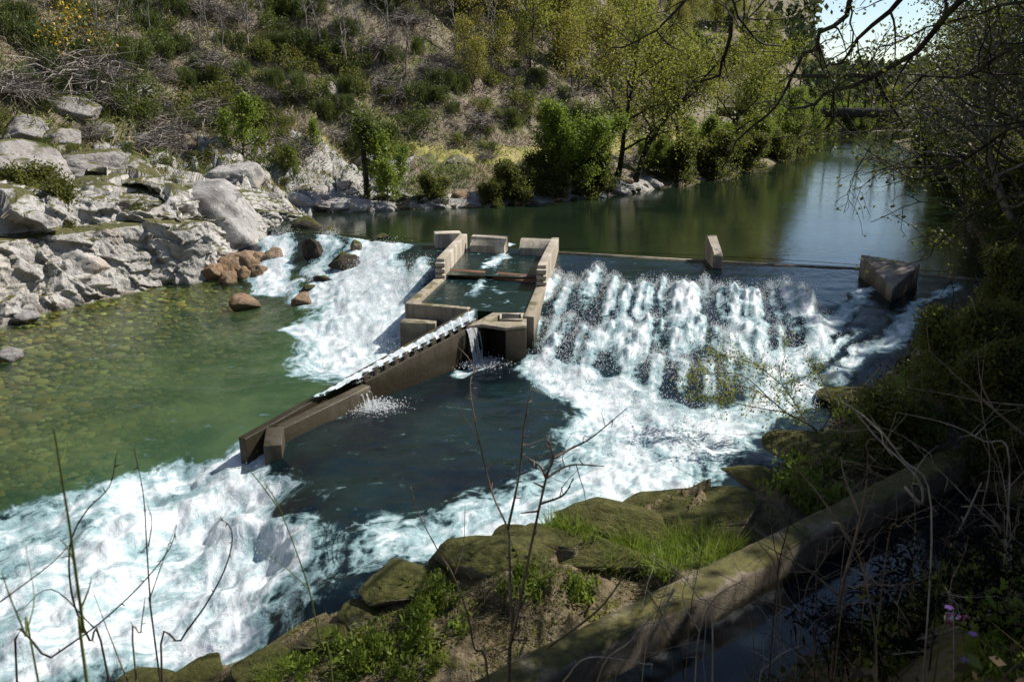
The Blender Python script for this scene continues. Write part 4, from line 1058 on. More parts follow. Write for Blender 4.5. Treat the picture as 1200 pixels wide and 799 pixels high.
def cliff():
    """the broken granite face between the pool and the slope"""
    path = [P2(-160, 420, ZP), P2(-60, 392, ZP)] + LSH[2:11]; seg = [np.linalg.norm(q - p) for p, q in zip(path[:-1], path[1:])]; T = np.concatenate(([0], np.cumsum(seg)))
    nu, nv = 620, 210; u = np.linspace(0, T[-1], nu); px = np.interp(u, T, [p[0] for p in path]); py = np.interp(u, T, [p[1] for p in path])
    k = np.ones(41) / 41; pad = lambda a: np.convolve(np.concatenate((np.full(20, a[0]), a, np.full(20, a[-1]))), k, 'valid'); px, py = pad(px), pad(py)
    tx, ty = np.gradient(px), np.gradient(py); l = np.hypot(tx, ty); nx, ny = -ty / l, tx / l
    prof = np.array([(-.35, -.7), (-.1, .15), (.25, 1.2), (.55, 2.2), (.70, 2.55), (1.35, 2.72), (1.55, 3.4), (2.1, 4.0), (3.2, 4.35), (4.4, 4.6), (5.6, 4.8)])
    q = np.linspace(0, 1, nv); pl = np.concatenate(([0], np.cumsum(np.hypot(*np.diff(prof, axis=0).T)))); off = np.interp(q * pl[-1], pl, prof[:, 0]); zz = np.interp(q * pl[-1], pl, prof[:, 1]); arc = q * pl[-1]
    U, A = np.meshgrid(u, arc, indexing='ij'); OFF = np.broadcast_to(off, U.shape).copy(); Z = np.broadcast_to(zz, U.shape).copy()
    sc_ = np.interp(U, [0, T[-1] * .45, T[-1] * .8, T[-1]], [1.0, 1.0, .82, .55]) * .84; Z = np.where(Z > 0, Z * sc_, Z)
    wu = U + (fbm(U * .9, A * .9, oct=3, seed=401) - .5) * .9; wa = A + (fbm(U * .9 + 7, A * .9, oct=3, seed=402) - .5) * .7 + U * .18
    f = facet(wu, wa * .8, 1.9, 411, 1.0, 1.5) + facet(wu + wa * .4, wa, .75, 421, .34, 1.7) + facet(wu, wa + wu * .5, .28, 431, .09, 1.8) + (fbm(U * 2.2, A * 2.2, oct=5, seed=403) - .5) * .25
    edge = sstep(0, 1.2, U) * sstep(T[-1], T[-1] - 1.0, U)
    f = f * (.35 + .65 * edge)
    cap = sstep(4.2, 6.0, A)
    OFF = OFF - f * (1 - cap * .7) * .62; Z = Z + f * cap * .35 + f * .12
    X = px[:, None] + nx[:, None] * OFF; Y = py[:, None] + ny[:, None] * OFF
    Z = lerp(Z, np.maximum(Z, Hq(X, Y) + .05), cap); Z = Z - sstep(.93, 1, A / pl[-1]) * .9 - (1 - edge) * .3
    i = np.arange(nu - 1)[:, None] * nv; j = np.arange(nv - 1)[None]
    b = MB(); b.add(np.dstack((X, Y, Z)).reshape(-1, 3), np.stack((i + j, i + nv + j, i + nv + j + 1, i + j + 1), -1).reshape(-1, 4))
    m = mat_rock('cliff_granite', (.44, .42, .39), (.17, .15, .14), (.58, .56, .53), (.40, .30, .21), .35, moss=.3, wetz=-.1)
    tag(b.build('rock_cliff', m, smooth=False), 'broken grey granite cliff along the left side of the green pool', 'cliff')
cliff()
for (px, py, w_, h_, d_, m, lab) in big: rock(px, py, w_ * (1.2 if m != m_hillrock else 1.0), h_ * (1.2 if m != m_hillrock else .95), d_ * 1.1, m, lab, 'rocks of the left bank', tilt=.15, push=.15)
rr = random.Random(4)
# pile of boulders above the rapids
for k in range(22):
    px = 352 + rr.random() * 72; py = 248 - rr.random() * 30; s = rr.uniform(.6, 1.5)
    rock(px, py, s * 1.3, s * .7, s, rr.choice([m_grey, m_grey, m_pale, m_hillrock]), 'angular grey boulder in the pile between the cliff and the upper pool', 'boulders piled above the rapids', 'small', tilt=.6, name='boulder', cat='boulder')
for k, (px, py, s) in enumerate([(372, 240, 2.0), (388, 244, 1.5)]):
    rock(px, py, s, .45, 1.2, m_pale, ['broad flat pale slab lying on the boulder pile above the rapids', 'smaller tilted pale slab by the water on the boulder pile'][k], None, 'flat', name='boulder', cat='boulder')
# waterside stones along the upper pool
for k in range(60):
    px = 430 + rr.random() * 340; e = np.interp(px, [430, 560, 640, 700, 745, 800], [246, 242, 237, 231, 226, 218]); py = e - rr.random() ** 2 * 16 + 1.5; s = rr.uniform(.3, .9)
    rock(px, py, s * 1.4, s * .7, s, rr.choice([m_grey, m_hillrock, m_pale, m_brown, m_wet]), 'small stone at the water edge along the far bank of the upper pool', 'stones along the far bank', 'small', tilt=.5, name='stone', cat='stone')
for px, py, s, lab in [(722, 226, 1.5, 'square pale boulder at the far bank under the leaning alders'), (700, 231, 1.0, 'pale flat boulder in the shallows left of the leaning alders'), (455, 247, .8, 'pale stone standing in the upper pool edge below the grassy path')]:
    rock(px, py, s, s * .7, s, m_pale, lab, None, 'small', name='boulder', cat='boulder')
# brown rocks in the left pool
for k, (px, py, s) in enumerate([(250, 330, .9), (263, 326, 1.0), (278, 322, 1.2), (293, 320, 1.3), (308, 319, 1.1), (322, 318, 1.2), (336, 316, 1.1), (345, 317, .8), (285, 330, .8), (305, 328, .9), (270, 333, .7), (268, 318, .7)]):
    rock(px, py + 3, s * .85, s * .95, s * .8, m_brown if k < 6 or k > 7 else m_wet, 'rough brown boulder in the low row standing between cliff and rapids', 'brown boulders in the left pool', 'small', z=-.15, push=.1, sink=.12, tilt=.6, name='boulder', cat='boulder')
for px, py, w_, h_, m, z, lab in [(287, 362, 1.0, .55, m_brown, -.2, 'pale brown stone alone in the green pool'), (355, 360, .75, .6, m_brown, -.15, 'ochre stone at the edge of the white foam'), (364, 347, .5, .45, m_wet, -.05, 'small dark stone just above the ochre stone in the foam'),
                                  (403, 318, 1.15, .75, m_wet, .45, 'flat dark boulder splitting the rapids'), (371, 315, .75, 1.5, m_wet, .15, 'tall black wet rock in the middle of the rapids'), (382, 334, .75, .4, m_wet, .15, 'small dark rock at the foot of the rapids'),
                                  (418, 297, .4, .6, m_mossy, .8, 'little mossy rock on the lip of the rapids'), (362, 274, 1.3, .8, m_wet, .85, 'dark mossy rock on the crest left of the rapids'), (386, 281, 1.0, .6, m_wet, .8, 'black overhanging rock under the crest of the rapids'), (445, 284, .7, .35, m_wet, 1.0, 'low black stone on the crest right of the rapids')]:
    rock(px, py, w_, h_, w_ * .8, m, lab, None, 'small', z=z, push=.0, sink=.12, tilt=.3, name='boulder', cat='boulder')
for px, py, s, lab in [(8, 424, .6, 'mossy stone at the left edge of the green pool'), (24, 372, .8, 'grey stone at the left edge by the white slab'), (33, 377, .5, 'small grey stone beside the bigger one on the pool edge'), (10, 360, .7, 'pinkish stone on the shore at the left edge')]:
    rock(px, py, s * 1.3, s * .7, s, m_pale if 'pink' in lab else m_grey, lab, None, 'small', z=-.1, sink=.2, name='stone', cat='stone')
# the mossy rock ledge on the near bank
for px, py, w_, h_, d_, m, lab in [(480, 694, 1.15, .6, .9, m_mossy, 'pale flat-topped rock at the upstream corner of the near ledge'), (668, 622, .55, .45, .5, m_wet, 'dark pointed rock on the rim of the near ledge'), (730, 622, 1.4, .5, .9, m_mossy, 'mossy domed rock on the rim beside the white stream'),
                                   (820, 614, 1.7, .55, 1.2, m_mossy, 'broad ochre moss-covered rock on the near bank'), (590, 664, 1.3, .6, .9, m_mossy, 'shaded mossy rock in the middle of the near ledge'), (640, 640, 1.0, .5, .7, m_mossy, 'brown moss-topped rock behind the dark pointed rock'),
                                   (700, 660, 1.2, .55, .8, m_mossy, 'bare brown rock sloping towards the grass on the ledge'), (425, 728, .6, .35, .5, m_mossy, 'mossy rock by the dark tongue of water'), (385, 755, .6, .3, .5, m_mossy, 'overhanging rock at the lip of the tongue'), (315, 784, .6, .28, .5, m_wet, 'dark rock above the white basin'),
                                   (235, 795, .6, .25, .5, m_wet, 'low wet rock above the white basin at the bottom edge'), (165, 806, .6, .25, .5, m_wet, 'dark rock at the lower left below the foam'), (540, 655, .8, .35, .6, m_wet, 'black undercut rock on the rim of the ledge'), (600, 636, .6, .35, .5, m_mossy, 'small mossy rock on the rim left of the dark pointed rock'),
                                   (900, 575, 1.1, .5, .8, m_mossy, 'shaded mossy rock where the near bank meets the dark water'), (950, 530, 1.2, .5, .9, m_mossy, 'dark mossy rock under the willow sapling'), (1010, 470, 1.3, .5, .9, m_mossy, 'shaded rock on the bank beside the side stream')]:
    rock(px, py, w_ * 1.15, h_ * .8, d_ * 1.1, m, lab, None, 'big', push=.2, tilt=.16, sink=.34, name='ledge_rock')
for px, py in [(1058, 430), (1068, 441)]:
    rock(px, py, .35, .3, .3, m_wet, 'small black stone standing in the white side stream below the concrete block', 'black stones in the side stream', 'small', z=.45, sink=.1, name='stone', cat='stone')
# cobbles seen through the shallow pool: one mass
def cobbles():
    v0, f0 = ico(2); b = MB(); r = np.random.default_rng(8)
    px = r.uniform(-40, 420, 5600); py = r.uniform(340, 560, 5600)
    w = np.array([P(a, c, -.4) for a, c in zip(px, py)])
    k = (WLdown(w[:, 0], w[:, 1]) < 0) & (polydist(w[:, 0], w[:, 1], [P2(553, 362, .9), P2(283, 515, .2), P2(0, 600, -.3)])[1] < 0) & (polydist(w[:, 0], w[:, 1], LSH)[1] < 0)
    w = w[k]; z = H(w[:, 0], w[:, 1])
    pal = np.array([(.42, .26, .09), (.32, .19, .06), (.30, .27, .12), (.50, .42, .25), (.18, .15, .07), (.44, .34, .16)])
    for p, zz in zip(w, z):
        s = r.uniform(.04, .15) * (1 if r.random() < .93 else 1.8); sc_ = np.array((1, r.uniform(.6, 1), r.uniform(.3, .5))) * s; a = r.uniform(0, 6.3)
        R = np.array(((math.cos(a), -math.sin(a), 0), (math.sin(a), math.cos(a), 0), (0, 0, 1)))
        v = v0 * (1 + (vnoise(v0[:, 0] * 1.6 + p[0] * 9, v0[:, 1] * 1.6, v0[:, 2] * 1.6) - .5) * .5)[:, None]
        zc = min(zz + .03, -.16 - sc_[2])
        b.add((v * sc_) @ R.T + (p[0], p[1], zc), tris=f0, tcol=np.tile(pal[r.integers(len(pal))] * r.uniform(.35, 1.2), (len(f0), 1)))
    tag(b.build('riverbed_cobbles', mat_tone('cobble_stone', .8), smooth=True), 'ochre and brown cobbles on the bed of the shallow green pool', 'cobbles', kind='stuff')
cobbles()
# ------------------------------------------------------------------ leaf and branch tools
def leafq(b, c, size, up=.0, aspect=.6, tone=None, r=RNG):
    """one pointed quad per centre"""
    c = np.asarray(c, float); n = len(c); size = np.broadcast_to(np.asarray(size, float), (n,))
    a = r.normal(size=(n, 3)); a[:, 2] += up; a /= np.linalg.norm(a, axis=1, keepdims=True)
    t = r.normal(size=(n, 3)); w = np.cross(a, t); w /= np.linalg.norm(w, axis=1, keepdims=True) + 1e-9
    s = size[:, None]
    v = np.stack((c - a * s, c + w * s * aspect, c + a * s, c - w * s * aspect), 1)
    b.add(v.reshape(-1, 3), np.arange(n * 4).reshape(n, 4), qcol=tone)

def blade(b, base, d, length, width, tone=None, r=RNG, bend=.25):
    base = np.asarray(base, float); n = len(base); d = np.asarray(d, float); d = d / (np.linalg.norm(d, axis=1, keepdims=True) + 1e-9)
    L = np.broadcast_to(np.asarray(length, float), (n,))[:, None]; W = np.broadcast_to(np.asarray(width, float), (n,))[:, None]
    w = np.cross(d, r.normal(size=(n, 3))); w /= np.linalg.norm(w, axis=1, keepdims=True) + 1e-9
    k = r.normal(size=(n, 3)) * bend; k[:, 2] -= bend * .6
    m = base + d * L * .55; t = base + d * L + k * L * .5
    v = np.stack((base - w * W * .5, base + w * W * .5, m + w * W * .42, m - w * W * .42, t + w * W * .08, t - w * W * .08), 1)
    i = np.arange(n)[:, None] * 6
    q = np.concatenate((i + np.array([[0, 1, 2, 3]]), i + np.array([[3, 2, 4, 5]])), 0)
    b.add(v.reshape(-1, 3), q, qcol=None if tone is None else np.vstack((tone, tone)))

def curve(p0, d, L, n, r, wob=.12, droop=0.0, lift=0.0):
    pts = [np.asarray(p0, float)]; d = np.asarray(d, float); d = d / np.linalg.norm(d); st = L / n
    for k in range(n):
        d = d + r.normal(size=3) * wob + np.array((0, 0, lift - droop * (k / n)))
        d /= np.linalg.norm(d); pts.append(pts[-1] + d * st)
    return np.array(pts)

def grow(r, h=7, tr=.11, lean=(0, 0), limbs=12, lo=.3, limb_len=.42, ang=.9, droop=.1, lift=.05, subs=5, twigs=4, leafn=9, leafs=.07, leafr=.22, aspect=.65, stems=1, top=1.0, sides=5, spread=.35, twig_r=.010, crown_pow=1.0):
    """a tree: wood and leaves as two builders"""
    W, F = MB(), MB(); tips = []
    for s in range(stems):
        a0 = r.uniform(0, 6.28); ln = np.array((lean[0], lean[1], 1.0)) + (np.array((math.cos(a0), math.sin(a0), 0)) * spread if stems > 1 else 0)
        T = curve((0, 0, -.3) if stems == 1 else (math.cos(a0) * .15, math.sin(a0) * .15, -.3), ln, h * r.uniform(.85, 1.05) + .3, 9, r, .09, 0, .06)
        q = np.linspace(0, 1, len(T)); W.tube(T, tr * (1.15 - q) * np.where(q < .08, 1.25, 1) + .012, sides + 1)
        for k in range(limbs):
            f = lo + (1 - lo) * ((k + r.random()) / limbs) ** .9; idx = f * (len(T) - 1); i = int(min(idx, len(T) - 2)); p = T[i] + (T[i + 1] - T[i]) * (idx - i)
            az = k * 2.399 + r.uniform(-.5, .5) + a0; out = ang * (1.15 - .55 * f)
            d = np.array((math.cos(az) * math.sin(out), math.sin(az) * math.sin(out), math.cos(out)))
            L = h * limb_len * (1.15 - f * .75) ** crown_pow * r.uniform(.7, 1.2)
            B = curve(p, d, L, 6, r, .16, droop, lift); rb = tr * (1.1 - f) * .5 + .014
            qb = np.linspace(1, .25, len(B)); W.tube(B, rb * qb + .005, 4, False)
            for j in range(subs):
                g = .25 + .75 * (j + r.random()) / subs; ii = int(min(g * 6, 5)); p2 = B[ii] + (B[ii + 1] - B[ii]) * (g * 6 - ii)
                d2 = (B[ii + 1] - B[ii]) / (np.linalg.norm(B[ii + 1] - B[ii]) + 1e-9) + r.normal(size=3) * .75
                C = curve(p2, d2, L * .42 * r.uniform(.6, 1.2), 4, r, .2, droop, lift); W.tube(C, np.linspace(rb * .35 + .005, .005, 5), 3, False)
                for t in range(twigs):
                    e = int(r.integers(1, 4)); D = curve(C[e], (C[e + 1] - C[e]) / (np.linalg.norm(C[e + 1] - C[e]) + 1e-9) + r.normal(size=3) * .8, L * .2 * r.uniform(.6, 1.3), 3, r, .2, droop)
                    W.tube(D, (twig_r, twig_r * .8, twig_r * .6, twig_r * .4), 3, False); tips += [D[-1], D[-2]]
                tips.append(C[-1])
    tips = np.array(tips)
    if leafn:
        c = np.repeat(tips, leafn, 0) + r.normal(size=(len(tips) * leafn, 3)) * leafr
        leafq(F, c, r.uniform(.7, 1.3, len(c)) * leafs, .1, aspect, r=r)
    return W, F
LEAFY = {}
def proto(key, names, mats, builders):
    """meshes of one prototype; the objects are made per copy"""
    out = []
    for nme, m, b in zip(names, mats, builders):
        me = b.mesh(nme); me.materials.append(m); out.append((nme, me))
    LEAFY[key] = out
def plant(key, name, loc, rz=0, s=1.0, label=None, cat=None, group=None, tiltv=None):
    """the thing is its stem or trunk mesh when there is one part, an Empty with parts otherwise"""
    parts = LEAFY[key]
    if len(parts) == 1: o = bpy.data.objects.new(name, parts[0][1])
    else: o = bpy.data.objects.new(name, None)
    COL.objects.link(o)
    o.location = tuple(float(k) for k in loc); o.rotation_euler = (0, 0, rz) if tiltv is None else (tiltv[0], tiltv[1], rz); o.scale = (s, s, s) if np.isscalar(s) else s
    tag(o, label, cat, group)
    if len(parts) > 1:
        for nme, me in parts:
            c = bpy.data.objects.new(nme, me); COL.objects.link(c); c.parent = o
    return o

m_bark = mat_bark('grey_brown_bark', (.13, .105, .085), (.04, .032, .025))
m_barkdark = mat_bark('dark_bark', (.045, .035, .028), (.012, .010, .008), (.05, .055, .02))
m_barkpale = mat_bark('pale_grey_bark', (.30, .27, .235), (.14, .12, .10))
m_spring = mat_leaf('spring_leaf', (.17, .19, .028), (.31, .30, .055), .5)
m_yellowleaf = mat_leaf('yellow_green_leaf', (.22, .20, .035), (.36, .31, .07), .5, alt=(.28, .20, .07))
m_green = mat_leaf('fresh_green_leaf', (.11, .17, .02), (.22, .31, .045), .5)
m_dark = mat_leaf('dark_green_leaf', (.042, .066, .016), (.092, .125, .028), .4)
m_broom = mat_leaf('broom_green', (.038, .060, .017), (.095, .125, .038), .3)
m_shade = mat_leaf('olive_leaf', (.06, .07, .016), (.14, .14, .034), .5)
m_olive = mat_leaf('dull_olive_leaf', (.030, .036, .010), (.085, .085, .024), .4)
m_gorse = mat_leaf('gorse_blossom', (.42, .25, .015), (.60, .40, .03), .2)
m_twiggrey = mat_tone('grey_twig', .9)
R_ = lambda s: np.random.default_rng(s)

# hillside shrubs -------------------------------------------------------------
def broom(seed, m=m_broom, h=1.5, n=900):
    r = R_(seed); b = MB(); c = r.normal(size=(7, 2)) * .4; k = r.integers(0, 7, n)
    base = np.column_stack((c[k] + r.normal(size=(n, 2)) * .16, r.uniform(-.2, .75, n) * h * .8)); d = np.column_stack((c[k] * .55 + r.normal(size=(n, 2)) * .34, np.full(n, 1.0)))
    blade(b, base, d, r.uniform(.25, .55, n) * h * .7, r.uniform(.018, .045, n), r=r, bend=.2)
    c2 = base + d * r.uniform(.2, .5, (n, 1)) * .7; leafq(b, c2, r.uniform(.03, .07, n), .5, .5, r=r); return b
def bushy(seed, h=1.3, n=1100, ls=.07, wid=1.0):
    r = R_(seed); b = MB(); nc = 12; cc = np.column_stack((r.normal(size=(nc, 2)) * .42 * wid, r.uniform(.2, .95, nc))) * h; k = r.integers(0, nc, n)
    v = r.normal(size=(n, 3)); v /= np.linalg.norm(v, axis=1, keepdims=True); leafq(b, cc[k] + v * (r.random((n, 1)) ** .4) * .34 * h, r.uniform(.6, 1.3, n) * ls, .2, .6, r=r); return b
def stems(seed, h=1.2, n=14, rad=.015):
    r = R_(seed); b = MB()
    for i in range(n): b.tube(curve((*(r.normal(size=2) * .1), -.2), (*(r.normal(size=2) * .5), 1), h * r.uniform(.7, 1.1), 4, r, .15), np.linspace(rad, .004, 5), 3, False)
    return b
def twigheap(seed, n=620, w=1.2, h=.7):
    r = R_(seed); b = MB(); a = r.uniform(0, 6.28, n); q = r.random(n) ** .6
    base = np.column_stack((np.cos(a) * q * w * .8, np.sin(a) * q * w * .6, r.random(n) * h * (1 - q * q * .8)))
    d = np.column_stack((r.normal(size=(n, 2)), r.normal(size=n) * .35 + .15)); g = r.uniform(.09, .26, n)
    blade(b, base, d, r.uniform(.4, 1.1, n), r.uniform(.012, .03, n), np.column_stack((g * 1.08, g * .95, g * .82)), r, .4); return b
for i in range(4):
    proto('broom%d' % i, ['foliage'], [m_broom], [broom(20 + i)])
    proto('bush%d' % i, ['stem', 'foliage'], [m_bark, m_dark], [stems(40 + i), bushy(30 + i)])
    proto('gbush%d' % i, ['stem', 'foliage'], [m_bark, m_shade], [stems(60 + i), bushy(50 + i, 1.2, 1000, .065)])
    proto('heap%d' % i, ['twigs'], [m_twiggrey], [twigheap(70 + i)])
for i in range(2):
    w_, f_ = grow(R_(80 + i), h=2.6, tr=.03, limbs=10, lo=.15, limb_len=.35, subs=4, twigs=3, leafn=7, leafs=.06, leafr=.13, ang=.7); proto('sapling%d' % i, ['trunk', 'foliage'], [m_bark, m_green], [w_, f_])
g_ = bushy(90, 1.4, 900, .055); y_ = bushy(90, 1.45, 700, .05); proto('gorse', ['foliage', 'blossom'], [m_broom, m_gorse], [g_, y_])
for i in range(3):
    w_, f_ = grow(R_(100 + i), h=6.0, tr=.05, limbs=14, lo=.25, limb_len=.24, subs=4, twigs=3, leafn=0, ang=.6, twig_r=.012); proto('bare%d' % i, ['trunk'], [m_barkpale], [w_])
for i in range(4):
    w_, f_ = grow(R_(110 + i), h=7.6, tr=.08, limbs=15, lo=.22, limb_len=.42, subs=5, twigs=3, leafn=5, leafs=.09, leafr=.32, ang=.95); proto('spring%d' % i, ['trunk', 'foliage'], [m_bark, (m_spring, m_yellowleaf)[i % 2]], [w_, f_])
for i in range(3):
    w_, f_ = grow(R_(120 + i), h=10.0, tr=.17, limbs=15, lo=.22, limb_len=.40, subs=6, twigs=3, leafn=8, leafs=.075, leafr=.34, ang=1.0, droop=.12, lean=(.25, -.1)); proto('alder%d' % i, ['trunk', 'foliage'], [m_barkdark, (m_spring, m_spring, m_shade)[i]], [w_, f_])
w_, f_ = grow(R_(131), h=4.0, tr=.045, limbs=11, lo=.12, limb_len=.40, subs=5, twigs=4, leafn=12, leafs=.052, leafr=.17, ang=.6, stems=6, spread=.75); proto('greenbush', ['trunk', 'foliage'], [m_bark, m_green], [w_, f_])
w_, f_ = grow(R_(132), h=2.6, tr=.04, limbs=12, lo=.05, limb_len=.5, subs=5, twigs=4, leafn=8, leafs=.075, leafr=.2, ang=1.1, stems=3, droop=.15); proto('willowbush', ['trunk', 'foliage'], [m_bark, m_shade], [w_, f_])

rr = random.Random(21)
def scatter(keys, name, cat, spots, label, group, s0, s1, sink=.05):
    hp = hits(spots)
    for p in hp:
        if not np.isfinite(p).all(): continue
        plant(rr.choice(keys), name, (p[0], p[1], p[2] - sink), rr.uniform(0, 6.28), rr.uniform(s0, s1), label, cat, group)
def rnd(n, x0, x1, y0, y1, cond=None, ny=1.0):
    out = []
    while len(out) < n:
        x = rr.uniform(x0, x1); y = y0 + (y1 - y0) * rr.random() ** ny
        if cond is None or cond(x, y): out.append((x, y))
    return out
# bottom edge of the vegetated slope, in the photograph
def slope_edge(x): return np.interp(x, [0, 60, 110, 200, 300, 380, 420, 560, 640, 750, 900], [150, 150, 170, 185, 200, 195, 185, 185, 195, 170, 140])
below = lambda x, y: y < slope_edge(x)
B = ['broom%d' % i for i in range(4)]
scatter(B, 'broom_shrub', 'shrub', rnd(62, 0, 420, -20, 140, below), 'dark green broom shrub among the rocks and dead bracken of the left hillside', 'broom shrubs on the left hillside', .5, 1.1)
scatter(B, 'broom_shrub', 'shrub', rnd(48, 400, 720, -10, 195, below), 'dark green broom shrub on the slope above the grassy path', 'broom shrubs above the path', .5, 1.05)
scatter(['bush%d' % i for i in range(4)], 'leafy_shrub', 'shrub', rnd(32, 0, 640, -10, 180, below), 'dark leafy shrub on the far hillside', 'leafy shrubs on the hillside', .5, 1.05)
scatter(['gbush%d' % i for i in range(4)], 'leafy_shrub', 'shrub', rnd(56, 150, 760, 0, 200, below), 'olive green leafy shrub on the far hillside', 'olive shrubs on the hillside', .55, 1.15)
scatter(['heap%d' % i for i in range(4)], 'twig_heap', 'dead shrub', rnd(58, 0, 720, -20, 190, below), 'grey heap of dead twigs lying on the far hillside', 'dead twig heaps on the hillside', .6, 1.3)
for (px, py, s, lab) in [(238, 142, 1.5, 'rounded grey dead twig heap beside the bright green sapling'), (90, 96, 2.0, 'long heap of grey dead branches sweeping over the rocks on the left slope'), (190, 155, 1.3, 'dark dead twig tangle on the slope above the cliff')]:
    p = hit(px, py); plant('heap1', 'twig_heap', p - (0, 0, .1), .4, s, lab, 'dead shrub')
for (px, py, s, lab) in [(75, 62, 1.5, 'yellow flowering gorse bush on the upper left slope'), (345, 66, .7, 'small yellow gorse bush in the middle of the slope')]:
    p = hit(px, py); plant('gorse', 'gorse_bush', p - (0, 0, .15), .4, s, lab, 'shrub')
for k, (px, py, s, lab) in enumerate([(285, 180, 1.15, 'bright green sapling in leaf standing above the cliff'), (270, 175, .8, 'shorter bright green sapling left of the taller one above the cliff'), (305, 160, .9, 'pale green sapling right of the bright one above the cliff'),
                                      (445, 225, 1.25, 'slim leafy sapling beside the ivy-clad broken trunk'), (455, 238, .9, 'low yellow-green sapling at the water below the broken trunk'), (470, 215, .8, 'thin sapling right of the broken trunk'), (365, 180, .7, 'round dark green bush left of the broken trunk'), (345, 205, .6, 'small green shrub by the boulder pile')]):
    p = hit(px, py); plant('sapling%d' % (k % 2), 'sapling', p - (0, 0, .1), k * 1.3, s, lab, 'sapling')
for (px, py, s, lab) in [(65, 275, .75, 'leafy green shrub growing on the cliff by the left edge'), (160, 285, .6, 'sparse green shrub hanging in the dark cleft of the cliff'), (110, 268, .35, 'small green tuft on the cliff above the twisted branch'), (170, 300, .5, 'thin green plant low in the cliff cleft')]:
    p = hit(px, py); plant('willowbush', 'cliff_shrub', p + np.array((-.1, -.2, .15)) , 1.0, s, lab, 'shrub')
scatter(['gbush%d' % i for i in range(4)] + ['heap0', 'broom1'], 'ledge_shrub', 'shrub', rnd(34, 0, 340, 150, 232), 'low olive scrub rooted on the ledges along the top of the grey cliff', 'scrub on the cliff ledges', .25, .55)
# bare and spring trees on the slope
scatter(['bare%d' % i for i in range(3)], 'bare_tree', 'tree', rnd(60, 120, 760, -30, 95), 'thin bare grey tree standing on the upper hillside', 'bare trees on the hillside', .5, 1.0, .1)
scatter(['spring%d' % i for i in range(4)], 'spring_tree', 'tree', rnd(104, 540, 890, -60, 140, lambda x, y: y < np.interp(x, [540, 620, 700, 760, 940], [40, 95, 130, 150, 150]) and y > (x - 900) * 1.2), 'yellow-green tree in spring leaf on the wooded slope left of the river', 'spring trees on the left slope', .6, 1.0, .1)
scatter(['spring%d' % i for i in range(4)], 'spring_tree', 'tree', rnd(26, 720, 905, -60, 60), 'yellow-green tree in spring leaf on the wooded slope left of the river', 'spring trees on the left slope', .7, 1.0, .1)
scatter(['spring%d' % i for i in range(4)], 'spring_tree', 'tree', rnd(9, 480, 640, -10, 110), 'small pale green tree among the shrubs of the upper slope', 'small trees on the upper slope', .35, .6, .1)
for (px, py, s, rz, key, lab) in [(668, 222, 1.15, 0, 'greenbush', 'big bright green bush at the far bank of the upper pool'), (640, 228, .75, 1, 'willowbush', 'olive bush left of the big bright green bush'), (605, 235, .7, 2, 'willowbush', 'low olive bush on the bank at the end of the grassy path'), (700, 226, .8, 3, 'willowbush', 'olive bush right of the big bright green bush'),
                                  (510, 235, .5, 2, 'willowbush', 'small low shrub on the bank below the grassy path'), (575, 238, .45, 4, 'willowbush', 'small dark shrub at the water edge below the path'), (790, 210, .9, 4, 'willowbush', 'olive bush at the water under the leaning alders'), (830, 205, 1.0, 5, 'willowbush', 'drooping olive bush at the water right of the leaning alders'),
                                  (870, 198, 1.1, 1, 'willowbush', 'spreading bush overhanging the bend of the river'), (912, 188, .9, 2, 'willowbush', 'last bush on the left bank leaning over the bright water'), (820, 190, .8, 1, 'greenbush', 'bright green bush under the alders'), (765, 205, .6, 1, 'greenbush', 'small green bush between the alder trunks'), (890, 185, .9, 3, 'greenbush', 'green bush behind the spreading bush at the bend')]:
    p = hit(px, py)
    if not np.isfinite(p).all(): continue
    plant(key, 'riverside_bush', p - (0, 0, .1), rz, s, lab, 'bush')
for k, (px, py, s, lab) in enumerate([(722, 205, .95, 'dark leaning alder, first of the trunks over the upper pool'), (742, 212, 1.0, 'dark alder with a long trunk leaning right over the water'), (770, 195, .9, 'upright dark alder behind the leaning pair'), (800, 200, .95, 'dark alder rising from the bank left of the bend'), (845, 190, 1.0, 'tall dark alder on the bend of the left bank'), (875, 178, 1.0, 'leafy alder at the bend above the spreading bush'), (890, 172, .8, 'slender alder behind the bend of the river'), (915, 165, .6, 'far alder on the left bank before the footbridge')]):
    p = hit(px, py); plant('alder%d' % (k % 3), 'alder_tree', p - (0, 0, .2), (0, .5, 2, 3.4, 1, 4, 5, 2)[k], s, lab, 'tree')
# the broken ivy-clad trunk
r = R_(7); p = hit(431, 236); t_ = empty('broken_tree', p, 0, 'dark broken trunk with a ragged ivy top standing by the upper pool', 'tree')
b = MB(); b.tube(curve((0, 0, -.4), (0, 0, 1), 4.6, 8, r, .04), np.array((.20, .17, .15, .14, .13, .13, .14, .13, .05)), 8); b.build('trunk', m_barkdark, t_)
b = MB(); c = np.column_stack((r.normal(size=(1500, 2)) * .32, 3.6 + r.normal(size=1500) * .42)); leafq(b, c, r.uniform(.04, .09, 1500), 0, .8, r=r)
c = np.column_stack((r.normal(size=(500, 2)) * .16, r.uniform(.2, 3.4, 500))); leafq(b, c, r.uniform(.03, .07, 500), 0, .8, r=r); b.build('foliage', m_dark, t_)
# twisted branch on the cliff
b = MB(); pts = [hit(82, 268) + (0, -.3, .1), hit(105, 274) + (0, -.5, .25), hit(125, 278) + (0, -.5, .2), hit(148, 288) + (0, -.4, 0)]; b.tube(pts, (.05, .08, .07, .03), 6)
tag(b.build('fallen_branch', m_bark, smooth=True), 'twisted brown branch lying across the cliff face', 'branch')

